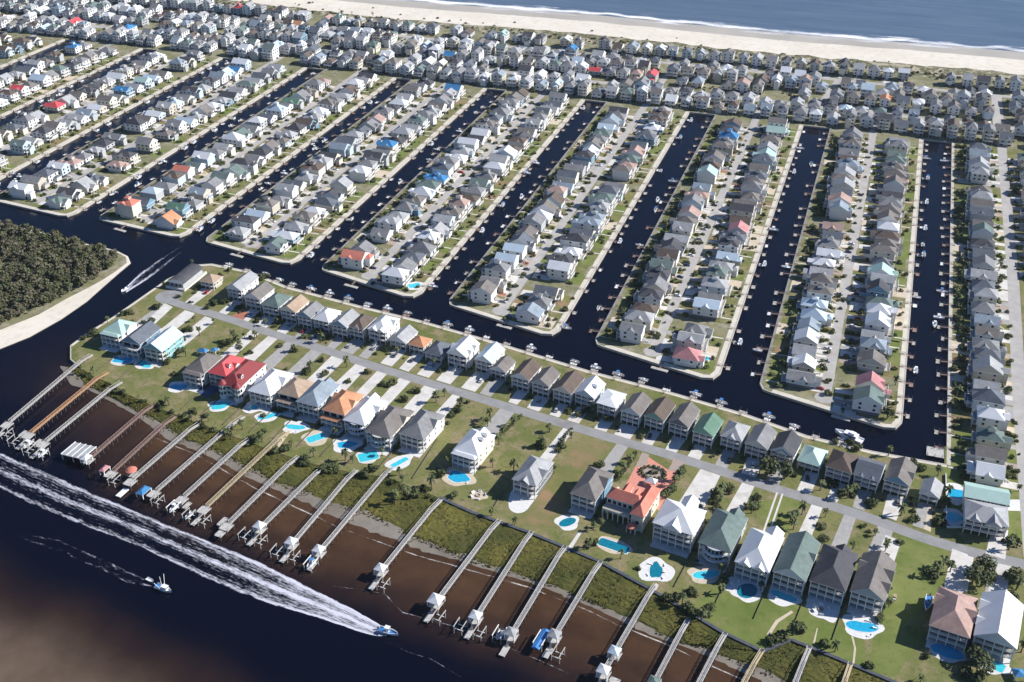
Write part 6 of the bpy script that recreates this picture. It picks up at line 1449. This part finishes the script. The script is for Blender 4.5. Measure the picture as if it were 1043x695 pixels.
for i in range(6):
    L, R_, tl, tr = finger_outline(i); x = (L + R_) / 2 + rc_.uniform(-12, 12); y = (tl + tr) / 2 - 1.5
    D_ = thing('boat_dock', f'broad dock across the blunt tip of the {FING[i]} finger from right', 'dock', (x, y, 0), -math.pi / 2 - .15, 'small docks along the canals')
    gw, ft, pl, g, fl, fw = dock_parts(1, rc_); gw.build('gangway', D_); mb = MB(); mb.box(g, g + 2.4, -5, 5, WATER_Z - .2, WATER_Z + .5, M_PIER, M_DECK); mb.build('float', D_)

# ------------------------------------------------------------------ cars, fences, small things
def car_parts(q):
    body = MB(); c = CARC[q]
    body.hexa([(-2.25, -.9, .3), (2.25, -.9, .3), (2.25, .9, .3), (-2.25, .9, .3), (-2.2, -.88, .95), (2.1, -.85, .82), (2.1, .85, .82), (-2.2, .88, .95)], c)
    body.hexa([(-1.9, -.82, .94), (1.0, -.82, .88), (1.0, .82, .88), (-1.9, .82, .94), (-1.5, -.66, 1.5), (.25, -.66, 1.52), (.25, .66, 1.52), (-1.5, .66, 1.5)], M_GLASS, c)
    w = MB(); k = 10
    for yy in (-.12, .12): pass
    w.v += [(.34 * math.cos(6.283 * e / k), yy, .34 + .34 * math.sin(6.283 * e / k)) for yy in (-.11, .11) for e in range(k)]
    for e in range(k): w.f.append((e, (e + 1) % k, k + (e + 1) % k, k + e)); w.m.append(w.mi(M_TYRE))
    w.f.append(tuple(range(k - 1, -1, -1))); w.m.append(0); w.f.append(tuple(range(k, 2 * k))); w.m.append(0)
    return body.mesh('body'), w.mesh('wheel')
CARS = [car_parts(q) for q in range(len(CARC))]
def put_car(q, x, y, rot, lab):
    R = thing('parked_car', lab, 'car', (x, y, .02), rot, 'cars parked on the drives'); link('body', CARS[q][0], R)
    for sx in (-1.4, 1.4):
        for sy in (-.85, .85): link('wheel', CARS[q][1], R, (sx, sy, 0))
rk = random.Random(8); seen_ = {}
for (a, b, s, w, short) in DRIVES:
    if rk.random() < .7 and 'multi-gabled' not in short:
        q = rk.choice((0, 0, 1, 1, 2, 3, 4, 5)); x = a + rk.uniform(-2, 2); y = b + s * rk.uniform(3.5, 9)
        put_car(q, x, y, math.pi / 2 + rk.uniform(-.12, .12), f'{CARN[q]} car parked on the drive of the {short}')
for (x, y, road, w, d, i, side, k, fin, row) in SMALLH[:170]:
    if rk.random() < .48:
        q = rk.choice((0, 0, 1, 1, 2, 3, 4, 5)); put_car(q, x + road * rk.uniform(10.5, 13.5), y + rk.uniform(-3, 3), 0 + rk.uniform(-.1, .1), f'{CARN[q]} car at {ORD[k - 1]} house from tip, {row}, {fin}')
FL_ = []
for q in range(len(RIV) - 1):
    (p0, q0, w0, d0, o0, n0, h0), (p1, q1, w1, d1, o1, n1, h1) = RIV[q], RIV[q + 1]
    if q in (2, 12, 13, 14, 15, 21): continue
    A0, A1 = P(p0, q0, 9.5), P(p1, q1, 9.5); am, bm = (A0[0] + A1[0]) / 2, (A0[1] + A1[1]) / 2; r = front_rot(am)
    yb_ = min(dist_poly(am, bm, SOUTH + BULK[1:])[0] - 2.5, 34); ya_ = d0 / 2 - 3
    if yb_ > ya_ + 3: FL_.append(((am + ya_ * math.sin(r), bm - ya_ * math.cos(r)), (am + yb_ * math.sin(r), bm - yb_ * math.cos(r)), f'on the lot line between the {n0} and the {n1}'))
FL_ += [(P(420, 488), P(446, 447), 'beside the grey hip-roofed house'), (P(500, 522), P(513, 500), 'at the foot of the middle empty lawn')]
for (a, b, lab) in FL_:
    lab = lab if len(lab.replace('-', ' ').split()) < 14 else lab.replace('on the lot line between the ', 'between ').replace(' and the ', ' and ')
    R = thing('fence', f'dark fence {lab}', 'fence', (a[0], a[1], 0), math.atan2(b[1] - a[1], b[0] - a[0])); L_ = math.dist(a, b)
    mb = MB(); mb.box(0, L_, -.04, .04, .02, .6, M_PILE); mb.build('panel', R)
    for q in range(int(L_ / 3) + 1): mb = MB(); mb.box(q * 3 - .08, q * 3 + .08, -.08, .08, 0, .8, M_PILE); mb.build('post', R)
def canopy(px, py, w, d, rot, mat, name, lab, cat):
    a, b = P(px, py); R = thing(name, lab, cat, (a, b, .02), rot); gazebo(R, 0, 0, 0, w, d, mat)
canopy(663, 493.5, 5.5, 4, math.radians(-8), ROOF['white_metal'], 'canopy', 'white canopy roof standing in the red forecourt of the mansion', 'canopy')
canopy(1036, 690, 4.5, 4.5, .3, ROOF['blue'], 'canopy', 'blue garden canopy beside the small turquoise pool at the corner', 'canopy')
canopy(207, 361, 6, 4, 0, ROOF['blue'], 'canopy', 'blue tarp canopy behind the brown-grey roofed house', 'canopy')
canopy(219, 360, 4, 4, 0, ROOF['blue'], 'canopy', 'smaller blue tarp canopy behind the brown-grey roofed house', 'canopy')
a, b = P(911, 610); R = thing('golf_cart', 'tan-roofed golf cart parked beside the brown-grey multi-gabled house', 'cart', (a, b, .02), math.radians(80))
mb = MB(); mb.box(-1.2, 1.2, -.6, .6, .3, .8, M_HULL); mb.box(-.5, .1, -.55, .55, .8, 1.25, M_PILE); mb.build('body', R)
mb = MB(); mb.box(-1.0, .9, -.65, .65, 1.95, 2.05, ROOF['tan'])
for sx in (-.9, .8):
    for sy in (-.55, .55): mb.box(sx - .03, sx + .03, sy - .03, sy + .03, .8, 1.95, M_TRIM)
mb.build('roof', R)
for sx in (-.8, .8):
    for sy in (-.6, .6): o = link('wheel', CARS[0][1], R, (sx, sy, 0)); o.scale = (.75, .75, .75)
# pool terrace walls, rightmost strip
t = thing('terrace_wall', 'white terrace wall around the square blue pool', 'wall'); mb = MB(); pts = [P(*q) for q in ((963, 484), (964, 538), (982, 538))]
for a, b in zip(pts[:-1], pts[1:]): mb.beam((a[0], a[1], 0), (b[0], b[1], 0), .3, 1.2, M_TRIM)
mb.build('wall_panel', t)
# timber jetty at the head of the rightmost canal
x, y = P(952, 461, -.5); R = thing('jetty', 'square timber jetty at the head of the rightmost canal', 'jetty', (x, y, 0), 0); mb = MB(); mb.box(-4, 7, -4, 4, -.5, -.2, M_PIER); mb.build('deck', R)
for sx in (-3.6, 0, 3.6):
    for sy in (-3.7, 3.7): link('mooring_pile', PILEM, R, (sx, sy, .2))

# thin sea air: far houses and the ocean fade a little
_h = MB(); _h.box(-6200, 6200, -3200, 9200, -4.0, 362.0, M_TRIM); hz = _h.mesh('haze')
hz.materials.clear(); hm_ = bpy.data.materials.new('haze'); hm_.use_nodes = True; hn = hm_.node_tree.nodes; hn.remove(hn['Principled BSDF'])
pv = hn.new('ShaderNodeVolumePrincipled'); pv.inputs['Color'].default_value = (0.80, 0.89, 1.0, 1); pv.inputs['Density'].default_value = HAZE; pv.inputs['Anisotropy'].default_value = 0.2
hm_.node_tree.links.new(pv.outputs[0], hn['Material Output'].inputs['Volume']); hz.materials.append(hm_)
o = link('haze', hz); o['kind'] = 'stuff'
